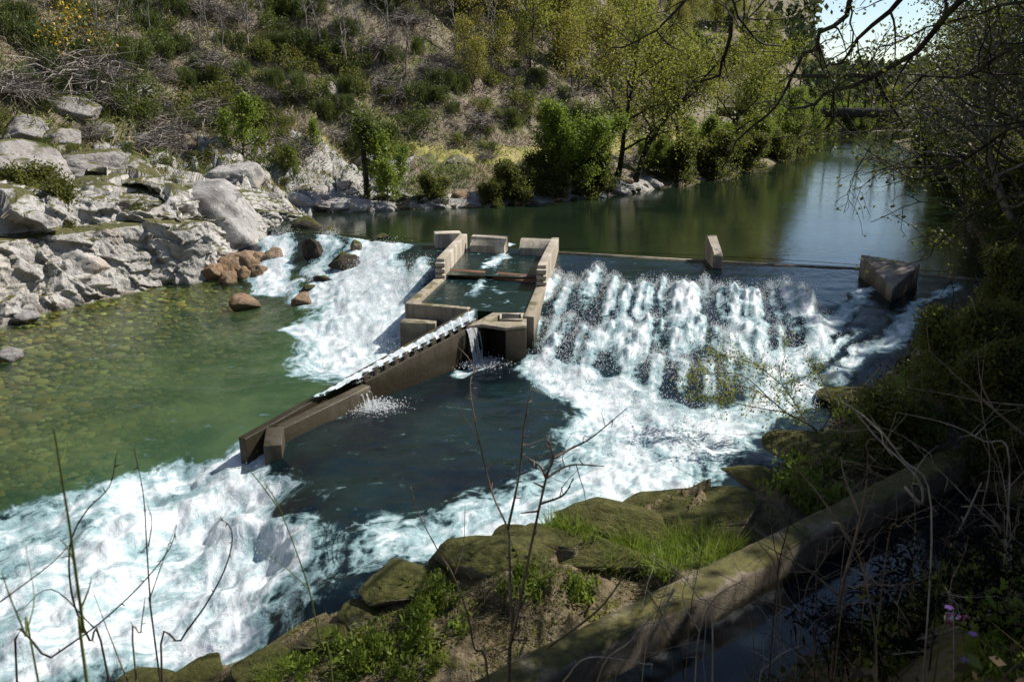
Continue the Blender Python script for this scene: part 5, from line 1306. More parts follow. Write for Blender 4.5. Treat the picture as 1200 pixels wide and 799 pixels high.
# dead bracken, grass tufts and litter that cover the slope: one mass
def undergrowth():
    r = R_(5); b = MB()
    n = 62000; px = r.uniform(-60, 800, n * 2); py = r.uniform(-60, 215, n * 2); k = py < slope_edge(px) + 12; px, py = px[k][:n], py[k][:n]
    # sample the slope evenly by casting a coarse set of rays and jittering between them
    g = hits(np.column_stack((px[:2600], py[:2600]))); g = g[np.isfinite(g).all(1)]
    base = g[r.integers(0, len(g), n)] + np.column_stack((r.normal(size=(n, 2)) * 1.2, np.zeros(n))); base[:, 2] = Hq(base[:, 0], base[:, 1]) - .03
    dl, s1, _ = polydist(base[:, 0], base[:, 1], LSH); base = base[(s1 > 0) & (dl > 4.2)]
    base = base[~((base[:, 0] > -9) & (polydist(base[:, 0], base[:, 1], LSH)[0] < 7.8) & (r.random(len(base)) < .9))]
    n = len(base)
    t1 = fbm(base[:, 0] * .35, base[:, 1] * .35, oct=3, seed=15); t2 = r.random(n)
    pal = np.array([(.24, .18, .12), (.33, .275, .195), (.28, .255, .215), (.38, .33, .16), (.18, .20, .055), (.11, .145, .036)])
    idx = np.where(t1 > .56, np.where(t2 < .55, 4, np.where(t2 < .8, 5, 3)), np.where(t1 > .45, np.where(t2 < .5, 1, np.where(t2 < .75, 3, 4)), np.where(t2 < .5, 0, np.where(t2 < .8, 2, 1))))
    tone = pal[idx] * r.uniform(.55, 1.25, (n, 1))
    d = np.column_stack((r.normal(size=(n, 2)) * .8, r.uniform(.15, 1.0, n)))
    blade(b, base, d, r.uniform(.22, .70, n), r.uniform(.018, .055, n), tone, r, .5)
    tag(b.build('hillside_undergrowth', mat_tone('dry_undergrowth', .95, .15)), 'dead bracken, dry grass and litter covering the far hillside', 'undergrowth', kind='stuff')
    # grass on the ledges and the path
    b = MB(); n = 15000
    spots = np.vstack([np.column_stack((r.uniform(a, c, m), r.uniform(e, f, m))) for a, c, e, f, m in [(430, 620, 190, 218, 500), (0, 190, 168, 205, 500), (150, 340, 195, 225, 400), (300, 420, 195, 215, 200), (600, 900, 150, 200, 300), (210, 330, 175, 200, 200), (130, 170, 90, 102, 40), (460, 520, 215, 240, 90)]])
    g = hits(spots); g = g[np.isfinite(g).all(1)]
    base = g[r.integers(0, len(g), n)] + np.column_stack((r.normal(size=(n, 2)) * .45, np.zeros(n))); base[:, 2] = Hq(base[:, 0], base[:, 1]) - .02
    pal = np.array([(.30, .24, .10), (.16, .19, .04), (.09, .15, .025), (.22, .20, .07)]); tone = pal[np.clip((fbm(base[:, 0] * .6, base[:, 1] * .6, oct=3, seed=16) * 7 - 1.8 + r.normal(size=n) * .5).astype(int), 0, 3)] * r.uniform(.7, 1.2, (n, 1))
    blade(b, base, np.column_stack((r.normal(size=(n, 2)) * .5, np.ones(n))), r.uniform(.12, .32, n), r.uniform(.02, .05, n), tone, r, .3)
    tag(b.build('bank_grass', mat_tone('path_grass', .9, .25)), 'yellow and green grass along the path and ledges of the far bank', 'grass', kind='stuff')
undergrowth()
# ------------------------------------------------------------------ right bank: trees that overhang the pool, woods behind
def shore_pt(arc0, inland):
    """a point along the right bank above the weir, arc metres from the weir, some metres inland"""
    L = 0
    pts = RSH[19:]
    for a, b in zip(pts[:-1], pts[1:]):
        l = np.linalg.norm(b - a)
        if arc0 <= L + l or b is pts[-1]:
            d = (b - a) / l; p = a + d * (arc0 - L); return p + np.array((d[1], -d[0])) * inland
        L += l
for i in range(3):
    w_, f_ = grow(R_(140 + i), h=8.5, tr=.14, limbs=17, lo=.12, limb_len=.58, subs=7, twigs=3, leafn=6, leafs=.055, leafr=.24, ang=1.15, droop=.22, lift=.05, lean=(-.35, .0), stems=1 + i % 2)
    proto('overhang%d' % i, ['trunk', 'foliage'], [m_barkpale, (m_olive, m_dark, m_olive)[i]], [w_, f_])
for i in range(2):
    w_, f_ = grow(R_(150 + i), h=12, tr=.2, limbs=22, lo=.2, limb_len=.42, subs=7, twigs=4, leafn=9, leafs=.15, leafr=.4, ang=1.0, droop=.05); proto('shadetree%d' % i, ['trunk', 'foliage'], [m_barkdark, m_shade], [w_, f_])
for i in range(3):
    w_, f_ = grow(R_(160 + i), h=11, tr=.15, limbs=18, lo=.15, limb_len=.30, subs=5, twigs=2, leafn=7, leafs=.20, leafr=.45, ang=.85); proto('fartree%d' % i, ['trunk', 'foliage'], [m_bark, (m_shade, m_spring, m_dark)[i]], [w_, f_])
rr = random.Random(33)
over = [(5.5, 1.2, .95, 'grey-limbed tree drooping over the pool just above the weir'), (8.5, 1.6, 1.0, 'drooping olive tree over the right side of the pool'), (12.5, 1.2, 1.05, 'wide drooping tree whose boughs touch the pool on the right'), (17, 1.5, 1.1, 'leafy tree leaning over the shaded right side of the pool'), (22, 1.2, 1.1, 'overhanging tree halfway along the right bank'),
        (28, 1.5, 1.1, 'dense overhanging tree beyond the middle of the right bank'), (35, 1.5, 1.0, 'overhanging tree where the bright water narrows on the right bank'), (44, 1.5, .85, 'distant overhanging tree of the right bank before the footbridge'), (54, 1.5, .75, 'far overhanging tree of the right bank near the footbridge'), (66, 1.5, .7, 'farthest overhanging tree of the right bank beside the footbridge')]
for k, (a, inl, s, lab) in enumerate(over):
    p = shore_pt(a, inl); plant('overhang%d' % (k % 3), 'overhanging_tree', (*p, H1(*p) - .2), .25 * (k % 3) - .2, s, lab, 'tree')
for k in range(26):
    p = shore_pt(6 + k * 3.1 + rr.uniform(-1.5, 1.5), rr.uniform(4, 16))
    if 600 + FPX * p[0] / (p[1] * .956 + .8) < 1120: continue
    plant('shadetree%d' % (k % 2) if k % 3 else 'overhang1', 'bank_tree', (*p, H1(*p) - .2), rr.uniform(0, 6.28), rr.uniform(.65, .95), 'shaded olive tree in the wood covering the right bank', 'tree', 'trees of the right bank wood')
# trees whose crowns shade the near bank, beside and behind the viewer on the right
_cs = [0.5, -2, -5, -7.8, -9, -12, -15, -20]; _bs = [2.4, 2.8, 5.4, 8.6, 10.6, 14.5, 19.0, 26]
k = 0
for row, (da, hs) in enumerate([(0, 1.0), (5.5, 1.15)]):
    for c in np.arange(.0, -19, -2.9):
        a = float(np.interp(-c, [-q for q in _cs], _bs)) + 12.6 * hs + da + rr.uniform(-.3, .6); cc = c + (1.4 if row else 0)
        x, y = a * math.sin(SUN_AZ) + cc * math.cos(SUN_AZ), a * math.cos(SUN_AZ) - cc * math.sin(SUN_AZ)
        plant('shadetree%d' % (k % 2), 'bank_tree', (x, y, H1(x, y) - .2), k * 1.1, hs, 'shaded olive tree in the wood covering the right bank', 'tree', 'trees of the right bank wood'); k += 1
# woods that close the valley
g = []
for k in range(120):
    y = rr.uniform(118, 190); x = rr.uniform(20, 120)
    dl, s1, _ = polydist(np.array([x]), np.array([y]), LSH); dr, s2, _ = polydist(np.array([x]), np.array([y]), RSH)
    if (s1[0] > 0 and dl[0] > 1.5) or (s2[0] < 0 and dr[0] > 2) and not (600 + FPX * x / (y * .956 + .8) > 915 and 600 + FPX * x / (y * .956 + .8) < 1075 and y > 150): g.append((x, y))
for k, (x, y) in enumerate(g[:75]):
    plant('fartree%d' % (k % 3), 'valley_tree', (x, y, H1(x, y) - .2), rr.uniform(0, 6.28), rr.uniform(.35, .62), 'distant tree in the wood that closes the valley beyond the footbridge', 'tree', 'trees beyond the footbridge')
def far_wood():
    r = R_(61); b = MB()
    for k in range(900):
        a = r.uniform(5, 44) * math.pi / 180; d = r.uniform(170, 520); x, y = d * math.sin(a), d * math.cos(a); z = H1(x, y)
        hh = r.uniform(4, 8); n = 46; v = r.normal(size=(n, 3)) * (hh * .22, hh * .22, hh * .28) + (x, y, z + hh * .5)
        leafq(b, v, r.uniform(.6, 1.3, n), .2, .7, np.array([(.05, .07, .025), (.09, .11, .035), (.035, .05, .02)])[r.integers(0, 3, n)], r)
    tag(b.build('distant_wood', mat_tone('distant_leaf', .9, .2)), 'far wooded ridge beyond the footbridge', 'wood', kind='stuff')
far_wood()

for k in range(22):
    p = shore_pt(64 + k * 3.2 + rr.uniform(-1, 1), -rr.uniform(18, 23)) if False else None
far = [LSH[-5] + (LSH[-4] - LSH[-5]) * t for t in np.linspace(.1, .95, 5)] + [LSH[-4] + (LSH[-3] - LSH[-4]) * t for t in np.linspace(.05, .9, 11)] + [LSH[-6] + (LSH[-5] - LSH[-6]) * t for t in np.linspace(.2, .95, 4)] + [LSH[-7] + (LSH[-6] - LSH[-7]) * t for t in np.linspace(.1, .95, 5)]
for k, p in enumerate(far):
    q = p + np.array((-.35, .9)) * rr.uniform(.6, 3.0); plant(['greenbush', 'willowbush'][k % 2], 'valley_bush', (*q, H1(*q) - .15), k * 1.7, rr.uniform(.9, 1.4), 'far leafy bush at the water edge where the river bends out of sight', 'bush', 'bushes at the river bend')
for k in range(30):
    p = shore_pt(rr.uniform(2.5, 26), rr.uniform(.3, 2.4)); plant(['willowbush', 'gbush%d' % (k % 4), 'bush%d' % (k % 4), 'heap%d' % (k % 4)][k % 4], 'bank_shrub', (*p, H1(*p) - .1), k * 2.1, rr.uniform(.6, 1.05), 'shaded shrub in the tangle at the foot of the right bank', 'shrub', 'shaded shrubs of the right bank')
for k, p in enumerate(hits(rnd(34, 1040, 1215, 340, 560, lambda x, y: x > np.interp(y, [340, 362, 412, 462, 560], [1175, 1178, 1128, 1072, 1000])))):
    if np.isfinite(p).all() and p[1] > 9: plant(['gbush%d' % (k % 4), 'bush%d' % (k % 4), 'heap%d' % (k % 4), 'willowbush'][k % 4], 'bank_shrub', p - (0, 0, .1), k * 2.3, rr.uniform(.28, .55), 'shaded shrub in the tangle at the foot of the right bank', 'shrub', 'shaded shrubs of the right bank')
for k in range(20):
    p = shore_pt(26 + k * 1.9, rr.uniform(.2, 2.0)); plant(['willowbush', 'bush%d' % (k % 4), 'greenbush'][k % 3], 'bank_shrub', (*p, H1(*p) - .1), k * 2.1, rr.uniform(.8, 1.2), 'leafy shrub at the water edge far along the right bank', 'shrub', 'far shrubs of the right bank')
# boughs that hang into the picture from a riverside alder standing on the near bank to the right
alder = empty('riverbank_alder', (12.2, 6.2, H1(12.2, 6.2) - .1), 0, 'dark alder on the near right bank, its twisting boughs hanging over the upper pool', 'tree')
AL = np.array(alder.location)
def bough(pix, dist, r0, r1, seed, name='bough', start=None, twn=1.0, leaf=1.0):
    r = R_(seed); n = len(pix); ds = np.linspace(dist[0], dist[1], n)
    pts = [at(px, py, d) for (px, py), d in zip(pix, ds)]
    if start is not None: pts = [np.asarray(start, float)] + pts
    P_ = np.array(pts); q = []
    for k in range(len(P_) - 1):      # refine and gnarl
        m = max(2, int(np.linalg.norm(P_[k + 1] - P_[k]) / .22))
        for j in range(m): q.append(P_[k] + (P_[k + 1] - P_[k]) * j / m)
    q.append(P_[-1]); q = np.array(q); q[1:-1] += (np.column_stack([vnoise(np.arange(len(q)) * .45, np.full(len(q), i * 9.0), seed=seed) for i in range(3)])[1:-1] - .5) * .16
    W, F = MB(), MB(); rad = np.linspace(r0, r1, len(q)); W.tube(q, rad, 7)
    tips = []
    for k in range(int(len(q) * .10), len(q), max(1, int(2 / twn))):
        for s_ in range(2 if r.random() < .6 else 1):
            d = (q[min(k + 1, len(q) - 1)] - q[k - 1]); d = d / (np.linalg.norm(d) + 1e-6) * .6 + r.normal(size=3) * .9; L = r.uniform(.35, 1.5) * (.6 + .6 * r.random())
            C = curve(q[k], d, L, 7, r, .22, .10, .02); W.tube(C, np.linspace(min(rad[k] * .45, .016) + .003, .0035, 8), 4, False)
            for e in range(1, 7):
                if r.random() < .75:
                    D = curve(C[e], r.normal(size=3) + (C[e + 1] - C[e]) * 4, L * r.uniform(.15, .4), 3, r, .25, .1); W.tube(D, (.005, .004, .0035, .003), 3, False); tips += [D[-1], D[-2], D[1]]
            tips.append(C[-1])
    o = W.build(name, m_barkdark, alder); o.location = -AL
    if leaf and len(tips):
        t = np.array(tips); c = np.repeat(t, 3, 0) + r.normal(size=(len(t) * 3, 3)) * .07; c = c[r.random(len(c)) < leaf * .33]
        leafq(F, c, r.uniform(.014, .034, len(c)), 0, .65, r=r); f = F.build('foliage', m_olive, o)
trunk_top = AL + (-.5, .6, 6.5)
b = MB(); T = np.array([AL + (0, 0, -.3), AL + (-.1, .1, 1.5), AL + (-.2, .4, 3.6), trunk_top, trunk_top + (-.6, .5, 2.2)]); b.tube(T, (.32, .26, .22, .17, .08), 9); o = b.build('trunk', m_barkdark, alder); o.location = -AL
bough([(1330, -160), (1210, -70), (1120, 0), (1071, 53), (1022, 84), (976, 112), (955, 122), (925, 128)], (9.6, 12.5), .10, .018, 1, start=trunk_top)
bough([(1240, -220), (1100, -120), (1001, 0), (990, 18), (961, 42), (959, 62), (941, 67), (917, 109), (896, 133), (868, 161), (847, 196)], (9.8, 13), .085, .012, 2, start=trunk_top + (-.2, .2, .8))
bough([(1150, -260), (960, -130), (854, 0), (861, 21), (885, 42), (915, 54)], (9.5, 12), .06, .012, 3, start=trunk_top + (-.3, .3, 1.4))
bough([(858, 20), (850, 66), (840, 85), (819, 93), (800, 120)], (11.7, 12.2), .03, .008, 4)
bough([(1050, -300), (900, -140), (805, -8), (780, 22), (762, 36), (740, 45), (717, 56)], (9.5, 12), .06, .010, 5, start=trunk_top + (-.4, .3, 1.8))
bough([(1100, -60), (1040, 14), (1005, 46), (987, 70), (960, 82)], (10.5, 12), .04, .008, 6)
bough([(1022, 84), (1035, 110), (1050, 135), (1062, 158), (1045, 168)], (11.9, 12.5), .03, .007, 7)
bough([(976, 112), (978, 128), (1000, 160), (1020, 170)], (12.2, 12.8), .016, .006, 8, leaf=1.3)
bough([(1400, -20), (1260, 40), (1160, 70), (1110, 95), (1075, 92), (1040, 120)], (9, 12), .06, .010, 9, start=trunk_top, leaf=1.6, twn=1.5)
bough([(1420, 120), (1260, 130), (1180, 160), (1120, 195), (1060, 205), (1000, 165)], (8.5, 12), .05, .008, 10, start=AL + (-.2, .3, 3.2), leaf=1.6, twn=1.6)
bough([(1400, 200), (1270, 220), (1190, 230), (1130, 260), (1090, 300)], (8, 11), .04, .007, 11, start=AL + (-.15, .25, 2.6), leaf=1.4, twn=1.4)
bough([(1380, -120), (1240, 0), (1150, 20), (1080, 30), (1030, 55)], (9.2, 12), .05, .008, 12, start=trunk_top + (-.1, .1, .4), leaf=1.6, twn=1.5)
bough([(1100, -200), (1000, -110), (940, -40), (905, -5), (880, 15), (930, 20)], (9.5, 11.5), .035, .008, 13, start=trunk_top + (-.4, .35, 1.6))
# ------------------------------------------------------------------ the near bank
# mossy concrete wall of the mill channel
def channel_wall():
    n, k = 150, 11; b = MB()
    t = np.linspace(-1.5, WLEN + 5.5, n)
    prof = np.array([(-.02, -.9), (-.02, .05), (-.005, .70), (.02, .775), (.07, .80), (.22, .80), (.37, .795), (.405, .775), (.425, .70), (.43, .05), (.43, -.9)])
    v = np.zeros((n, k, 3))
    for i, tt in enumerate(t):
        o = W1 + WD * tt
        for j, (s_, z) in enumerate(prof):
            w_ = (fbm(np.array([tt * 1.1]), np.array([j * .7]), oct=4, seed=44)[0] - .5) * .09 + (vnoise(np.array([tt * 6]), np.array([j * 1.3]), seed=45)[0] - .5) * .035
            s2 = s_ + w_ * (1 if j < 4 else -.6 if j > 6 else .2); z2 = z + (w_ * .5 if 2 <= j <= 8 else 0) - .25 * sstep(WLEN, WLEN + 6, tt) * 0
            v[i, j] = (*(o + WN * s2), z2)
    i = np.arange(n - 1)[:, None] * k; j = np.arange(k - 1)[None]
    b.add(v.reshape(-1, 3), np.stack((i + j, i + k + j, i + k + j + 1, i + j + 1), -1).reshape(-1, 4)[:, ::-1])
    m = mat_concrete('mossy_old_concrete', (.27, .225, .165), (.07, .055, .035), .35, moss=.62, wetz=.25, wet_h=.22)
    tag(b.build('channel_wall', m, smooth=True), 'old mossy concrete wall running along the mill channel on the near bank', 'wall')
channel_wall()
b = MB(); a, c = W1 - WD * 2, W1 + WD * (WLEN + 7); n = 60
u, v = np.meshgrid(np.linspace(0, 1, n * 2), np.linspace(.40, 2.4, 14), indexing='ij'); xy = a + (c - a) * u[..., None] + WN * v[..., None]
i = np.arange(n * 2 - 1)[:, None] * 14; j = np.arange(13)[None]
b.add(np.dstack((xy, np.full(u.shape, .30))).reshape(-1, 3), np.stack((i + j, i + 14 + j, i + 14 + j + 1, i + j + 1), -1).reshape(-1, 4)[:, ::-1])
m, nt, out = mat('channel_dark_water'); water_shader(nt, out, None, .95, (.3, .3, .25), (.006, .010, .014), 2.0, .06)
tag(b.face_up().build('channel_still_water', m, smooth=True), kind='structure')

# leafy plants of the ledge
def nettle(seed, h=.32, n=150, ls=.035):
    r = R_(seed); S_, F = MB(), MB(); k = 9; a = r.uniform(0, 6.28, k)
    for i in range(k):
        C = curve((math.cos(a[i]) * .04, math.sin(a[i]) * .04, -.05), (math.cos(a[i]) * r.uniform(.1, .8), math.sin(a[i]) * r.uniform(.1, .8), 1), h * r.uniform(.6, 1.15), 5, r, .12); S_.tube(C, np.linspace(.005, .002, 6), 3, False)
        c = C[r.integers(1, 6, n // k)] + r.normal(size=(n // k, 3)) * (.05, .05, .02); leafq(F, c, r.uniform(.6, 1.3, n // k) * ls, 1.6, .5, r=r)
    return S_, F
for i in range(4): proto('nettle%d' % i, ['stem', 'foliage'], [m_dark, m_green], list(nettle(170 + i)))
def grasstuft(seed, n=150, h=.35):
    r = R_(seed); b = MB(); a = r.uniform(0, 6.28, n); q = r.random(n) * .12
    blade(b, np.column_stack((np.cos(a) * q, np.sin(a) * q, np.full(n, -.02))), np.column_stack((np.cos(a) * r.uniform(0, .9, n), np.sin(a) * r.uniform(0, .9, n), np.ones(n))), r.uniform(.5, 1.1, n) * h, r.uniform(.006, .013, n), r=r, bend=.5); return b
for i in range(3): proto('tuft%d' % i, ['blades'], [m_green], [grasstuft(180 + i)])
rr = random.Random(55)
def cluster(keys, name, cat, boxes, label, group, s0, s1):
    spots = []
    for x0, x1, y0, y1, n in boxes: spots += rnd(n, x0, x1, y0, y1)
    for p in hits(spots):
        if np.isfinite(p).all() and wall_s(p[0], p[1]) < -.08: plant(rr.choice(keys), name, (p[0], p[1], p[2] - .02), rr.uniform(0, 6.28), rr.uniform(s0, s1), label, cat, group)
N4 = ['nettle%d' % i for i in range(4)]; T3 = ['tuft%d' % i for i in range(3)]
cluster(N4, 'leafy_plant', 'plant', [(400, 520, 740, 800, 20), (470, 560, 690, 740, 15), (565, 640, 668, 715, 12), (650, 690, 690, 705, 4), (340, 420, 750, 800, 6)], 'fresh green leafy plant in the sunlit patch on the near ledge', 'leafy plants on the sunlit ledge', .45, 1.15)
cluster(T3, 'grass_tuft', 'grass tuft', [(755, 860, 628, 672, 44), (715, 760, 640, 668, 12), (640, 700, 622, 632, 5)], 'green grass tuft growing between the mossy rocks and the channel wall', 'grass tufts by the channel wall', .8, 1.5)
cluster(T3 + N4, 'leafy_plant', 'plant', [(215, 262, 762, 778, 4), (300, 360, 770, 799, 6)], 'small green plant rooted on the dark rock above the white basin', 'plants on the dark rocks', .5, .9)
cluster(N4, 'leafy_plant', 'plant', [(870, 1010, 540, 600, 16), (980, 1100, 430, 530, 18)], 'dark leafy plant in the shade between the side stream and the channel wall', 'shaded plants beside the side stream', .8, 1.7)

# moss, litter and small weeds on the ledge; ivy, litter and bramble leaves on the bank: masses
def near_cover():
    r = R_(71); b = MB(); n = 34000
    t = r.uniform(-1.5, WLEN + 1, n); s_ = r.uniform(-3.2, .0, n); xy = W1 + WD * t[:, None] + WN * s_[:, None]; dr, s2, _ = polydist(xy[:, 0], xy[:, 1], RSH); xy = xy[(s2 < 0) & (dr > .12)]
    k = fbm(xy[:, 0] * 1.1, xy[:, 1] * 1.1, oct=3, seed=17) + r.normal(size=len(xy)) * .05 > .50; xy = xy[k]; n = len(xy); z = Hq(xy[:, 0], xy[:, 1])
    pal = np.array([(.07, .10, .018), (.11, .11, .03), (.16, .12, .06), (.10, .15, .025)]); tone = pal[r.integers(0, 4, n)] * r.uniform(.6, 1.2, (n, 1))
    leafq(b, np.column_stack((xy, z + r.uniform(0, .05, n))), r.uniform(.010, .024, n), 1.2, .55, tone, r)
    m = 5200; q = xy[r.integers(0, n, m)] + r.normal(size=(m, 2)) * .05; blade(b, np.column_stack((q, Hq(q[:, 0], q[:, 1]) - .01)), np.column_stack((r.normal(size=(m, 2)) * .9, r.uniform(.1, 1, m))), r.uniform(.06, .22, m), r.uniform(.003, .007, m), np.array([(.10, .14, .025), (.26, .20, .10), (.20, .13, .07)])[r.integers(0, 3, m)] * r.uniform(.6, 1.2, (m, 1)), r, .4)
    tag(b.build('ledge_moss', mat_tone('ledge_weeds', .9, .3)), 'moss, litter and tiny weeds on the near rock ledge', 'moss', kind='stuff')
    b = MB(); n = 60000
    t = r.uniform(-2, WLEN + 13, n); s_ = 1.7 + r.random(n) ** .8 * 6.0; xy = W1 + WD * t[:, None] + WN * s_[:, None]; z = Hq(xy[:, 0], xy[:, 1]); k = np.linalg.norm(xy, axis=1) > 1.4; xy, z = xy[k], z[k]; n = len(xy)
    k = fbm(xy[:, 0] * .7, xy[:, 1] * .7, oct=3, seed=18)
    pal = np.array([(.035, .055, .012), (.06, .085, .018), (.14, .095, .055), (.09, .07, .04), (.10, .13, .03)])
    idx = np.where(k + r.normal(size=n) * .08 > .5, r.choice([0, 1, 4], n, p=[.5, .35, .15]), r.choice([2, 3, 0], n, p=[.4, .35, .25])); tone = pal[idx] * r.uniform(.6, 1.25, (n, 1))
    CANP = hit(1118, 742)[:2]; CU = CANP / np.linalg.norm(CANP)
    rel = xy - CANP; keep = ~((np.abs(rel @ np.array((CU[1], -CU[0]))) < .22) & (rel @ CU < .12) & (rel @ CU > -.9)); xy, z, tone = xy[keep], z[keep], tone[keep]; n = len(xy)
    leafq(b, np.column_stack((xy, z + r.random(n) ** 2 * .32)), r.uniform(.014, .042, n), .6, .6, tone, r)
    m = 11000; xy = xy[r.integers(0, n, m)]; z = Hq(xy[:, 0], xy[:, 1]); g = r.uniform(.5, 1.2, (m, 1))
    blade(b, np.column_stack((xy, z - .02)), np.column_stack((r.normal(size=(m, 2)) * .8, r.uniform(.2, 1, m))), r.uniform(.2, .7, m), r.uniform(.004, .010, m), np.where(r.random((m, 1)) < .6, np.array([[.17, .12, .08]]), np.array([[.06, .08, .02]])) * g, r, .5)
    # the slope beyond the wall, up to the weir
    n = 42000; xy = np.column_stack((r.uniform(4, 24, n), r.uniform(10, 34, n))); dr, s2, _ = polydist(xy[:, 0], xy[:, 1], RSH); k = (s2 < 0) & (dr > .15) & (dr < 9) & (wall_t(xy[:, 0], xy[:, 1]) > WLEN - 1); xy = xy[k]; n = len(xy); z = Hq(xy[:, 0], xy[:, 1])
    tone = pal[r.integers(0, 5, n)] * r.uniform(.5, 1.15, (n, 1)); leafq(b, np.column_stack((xy, z + r.random(n) ** 2 * .5)), r.uniform(.025, .065, n), .6, .6, tone, r)
    m = 5000; q = xy[r.integers(0, n, m)]; blade(b, np.column_stack((q, Hq(q[:, 0], q[:, 1]))), np.column_stack((r.normal(size=(m, 2)) * .8, r.uniform(.2, 1, m))), r.uniform(.4, 1.2, m), r.uniform(.007, .016, m), np.array([[.19, .14, .09]]) * r.uniform(.5, 1.2, (m, 1)), r, .5)
    tag(b.build('bank_undergrowth', mat_tone('bank_leaves', .85, .3)), 'shaded ivy, brambles and dead bracken covering the near right bank', 'undergrowth', kind='stuff')
near_cover()

# bare saplings and dead stems in front of the water: each its own thing
m_stem = mat_bark('sapling_bark', (.24, .18, .125), (.12, .085, .055), sc_=18)
m_stempale = mat_bark('bleached_stem', (.42, .36, .29), (.24, .19, .14), sc_=18)
m_stemdark = mat_bark('dark_thin_stem', (.075, .055, .045), (.03, .022, .018), sc_=18)
m_bracken = mat_tone('dead_bracken', .9, .2)
m_stalk = mat_leaf('green_stalk', (.10, .14, .03), (.16, .20, .05), .4)
def smooth_path(p, per=5):
    p = np.array(p); out = []
    q = np.vstack((2 * p[0] - p[1], p, 2 * p[-1] - p[-2]))
    for i in range(1, len(q) - 2):
        for k in range(per):
            t = k / per; out.append(.5 * ((2 * q[i]) + (-q[i - 1] + q[i + 1]) * t + (2 * q[i - 1] - 5 * q[i] + 4 * q[i + 1] - q[i + 2]) * t * t + (-q[i - 1] + 3 * q[i] - 3 * q[i + 1] + q[i + 2]) * t ** 3))
    out.append(p[-1]); return np.array(out)
def wand(paths, dist, r0, m, label, name='bare_sapling', cat='sapling', nodes=True, ground=True, twigs=0, seed=1):
    """one stem with its side shoots: pixel paths at about one distance; the first continues down into the bank"""
    r = R_(seed); b = MB()
    for k, pp in enumerate(paths):
        d = dist if np.isscalar(dist) else dist[min(k, len(dist) - 1)]
        pts = [at(px, py, d + .12 * i * (1 if k % 2 else -.4)) for i, (px, py) in enumerate(pp)]
        if k == 0 and ground:
            p0 = pts[0]; dv = pts[0] - pts[1]; h = H1(p0[0], p0[1])
            if p0[2] > h: pts = [np.array((p0[0] + dv[0] * .4, p0[1] + dv[1] * .4 - .1, h - .05))] + pts
        q = smooth_path(pts); r1 = r0 * (1 if k == 0 else .6); b.tube(q, np.linspace(r1, r1 * .28, len(q)), 6)
        if nodes:
            for i in range(3, len(q) - 1, 2):
                D = q[i] + r.normal(size=3) * r1 * 2.4; b.tube([q[i], D], (r1 * .5, r1 * .25), 4)
        for t in range(twigs):
            i = int(r.integers(len(q) // 3, len(q))); C = curve(q[i], r.normal(size=3) + (0, 0, .4), r.uniform(.12, .4), 4, r, .2); b.tube(C, np.linspace(r1 * .35, r1 * .15, 5), 4, False)
    tag(b.build(name, m, smooth=True), label, cat)
wand([[(596, 799), (600, 745), (603, 738), (612, 690), (625, 627), (640, 560), (648, 537), (640, 510)], [(600, 745), (597, 657), (595, 620), (576, 575), (558, 500), (551, 450), (560, 430)], [(595, 620), (608, 558), (614, 500), (622, 455)], [(640, 560), (668, 545), (708, 546)], [(634, 590), (660, 580), (672, 560)], [(648, 537), (670, 525), (694, 512), (735, 478)], [(640, 560), (632, 545), (615, 535)]], 4.6, .016, m_stem, 'tall forked bare sapling rising from the bottom centre before the foaming water', twigs=2, seed=3)
wand([[(572, 799), (556, 760), (548, 720), (530, 672), (515, 648), (490, 600), (481, 570)], [(532, 675), (543, 640), (545, 590)]], 4.8, .009, m_stem, 'thin brown shoot left of the tall forked sapling', seed=4)
wand([[(640, 760), (700, 715), (735, 670), (752, 655)], ], 4.6, .010, m_stem, 'bent brown stick leaning across the channel wall', ground=False, name='leaning_stick', cat='stick')
wand([[(20, 800), (60, 770), (110, 735), (150, 700), (180, 668), (200, 640), (207, 615)], [(110, 735), (60, 690), (20, 720)]], 3.2, .005, m_stemdark, 'dark bent twig crossing the white basin at the lower left', seed=5)
wand([[(128, 799), (105, 750), (85, 700), (82, 640), (100, 600), (128, 570), (137, 530)], [(0, 705), (60, 660), (100, 620), (115, 618)]], 3.2, .0055, m_stemdark, 'dark curved twig over the foam behind the green stalk', seed=6)
wand([[(184, 770), (176, 700), (172, 640), (168, 580), (157, 525)], [(176, 700), (190, 660), (207, 613)], [(174, 640), (178, 610), (172, 590)]], 3.4, .005, m_stemdark, 'straight dark shoot standing left of the hooked shoot before the foam', seed=7)
wand([[(160, 799), (165, 740), (170, 700)], [(150, 799), (125, 735), (108, 690)]], 3.4, .006, m_stem, 'short brown shoot at the bottom left edge of the foam', seed=8)
wand([[(190, 800), (212, 750), (240, 710), (262, 670), (272, 635), (268, 615), (255, 607)], ], 3.4, .0055, m_stemdark, 'hooked dark shoot arching back before the white basin', seed=9)
wand([[(390, 800), (375, 750), (362, 690), (345, 640), (325, 590), (310, 565)], [(362, 690), (335, 665), (300, 640)], [(330, 600), (300, 560), (285, 548), (255, 552)]], 3.3, .005, m_stalk, 'slim greenish stalk with drooping tip before the dark tongue of water', seed=10, name='grass_stalk', cat='stalk')
wand([[(102, 800), (98, 740), (90, 680), (82, 620), (74, 570), (66, 520), (62, 500)], [(88, 660), (78, 640), (70, 632)], [(94, 715), (104, 690), (107, 676)], [(70, 545), (76, 528), (75, 516)]], 2.2, .0055, m_stalk, 'tall blurred green stalk close by at the lower left', nodes=False, seed=11, name='grass_stalk', cat='stalk')
wand([[(45, 799), (30, 745), (12, 700), (2, 670)], [(30, 745), (40, 700), (30, 640)]], 2.3, .004, m_stalk, 'pale green stalk at the lower left corner', seed=12, name='grass_stalk', cat='stalk')
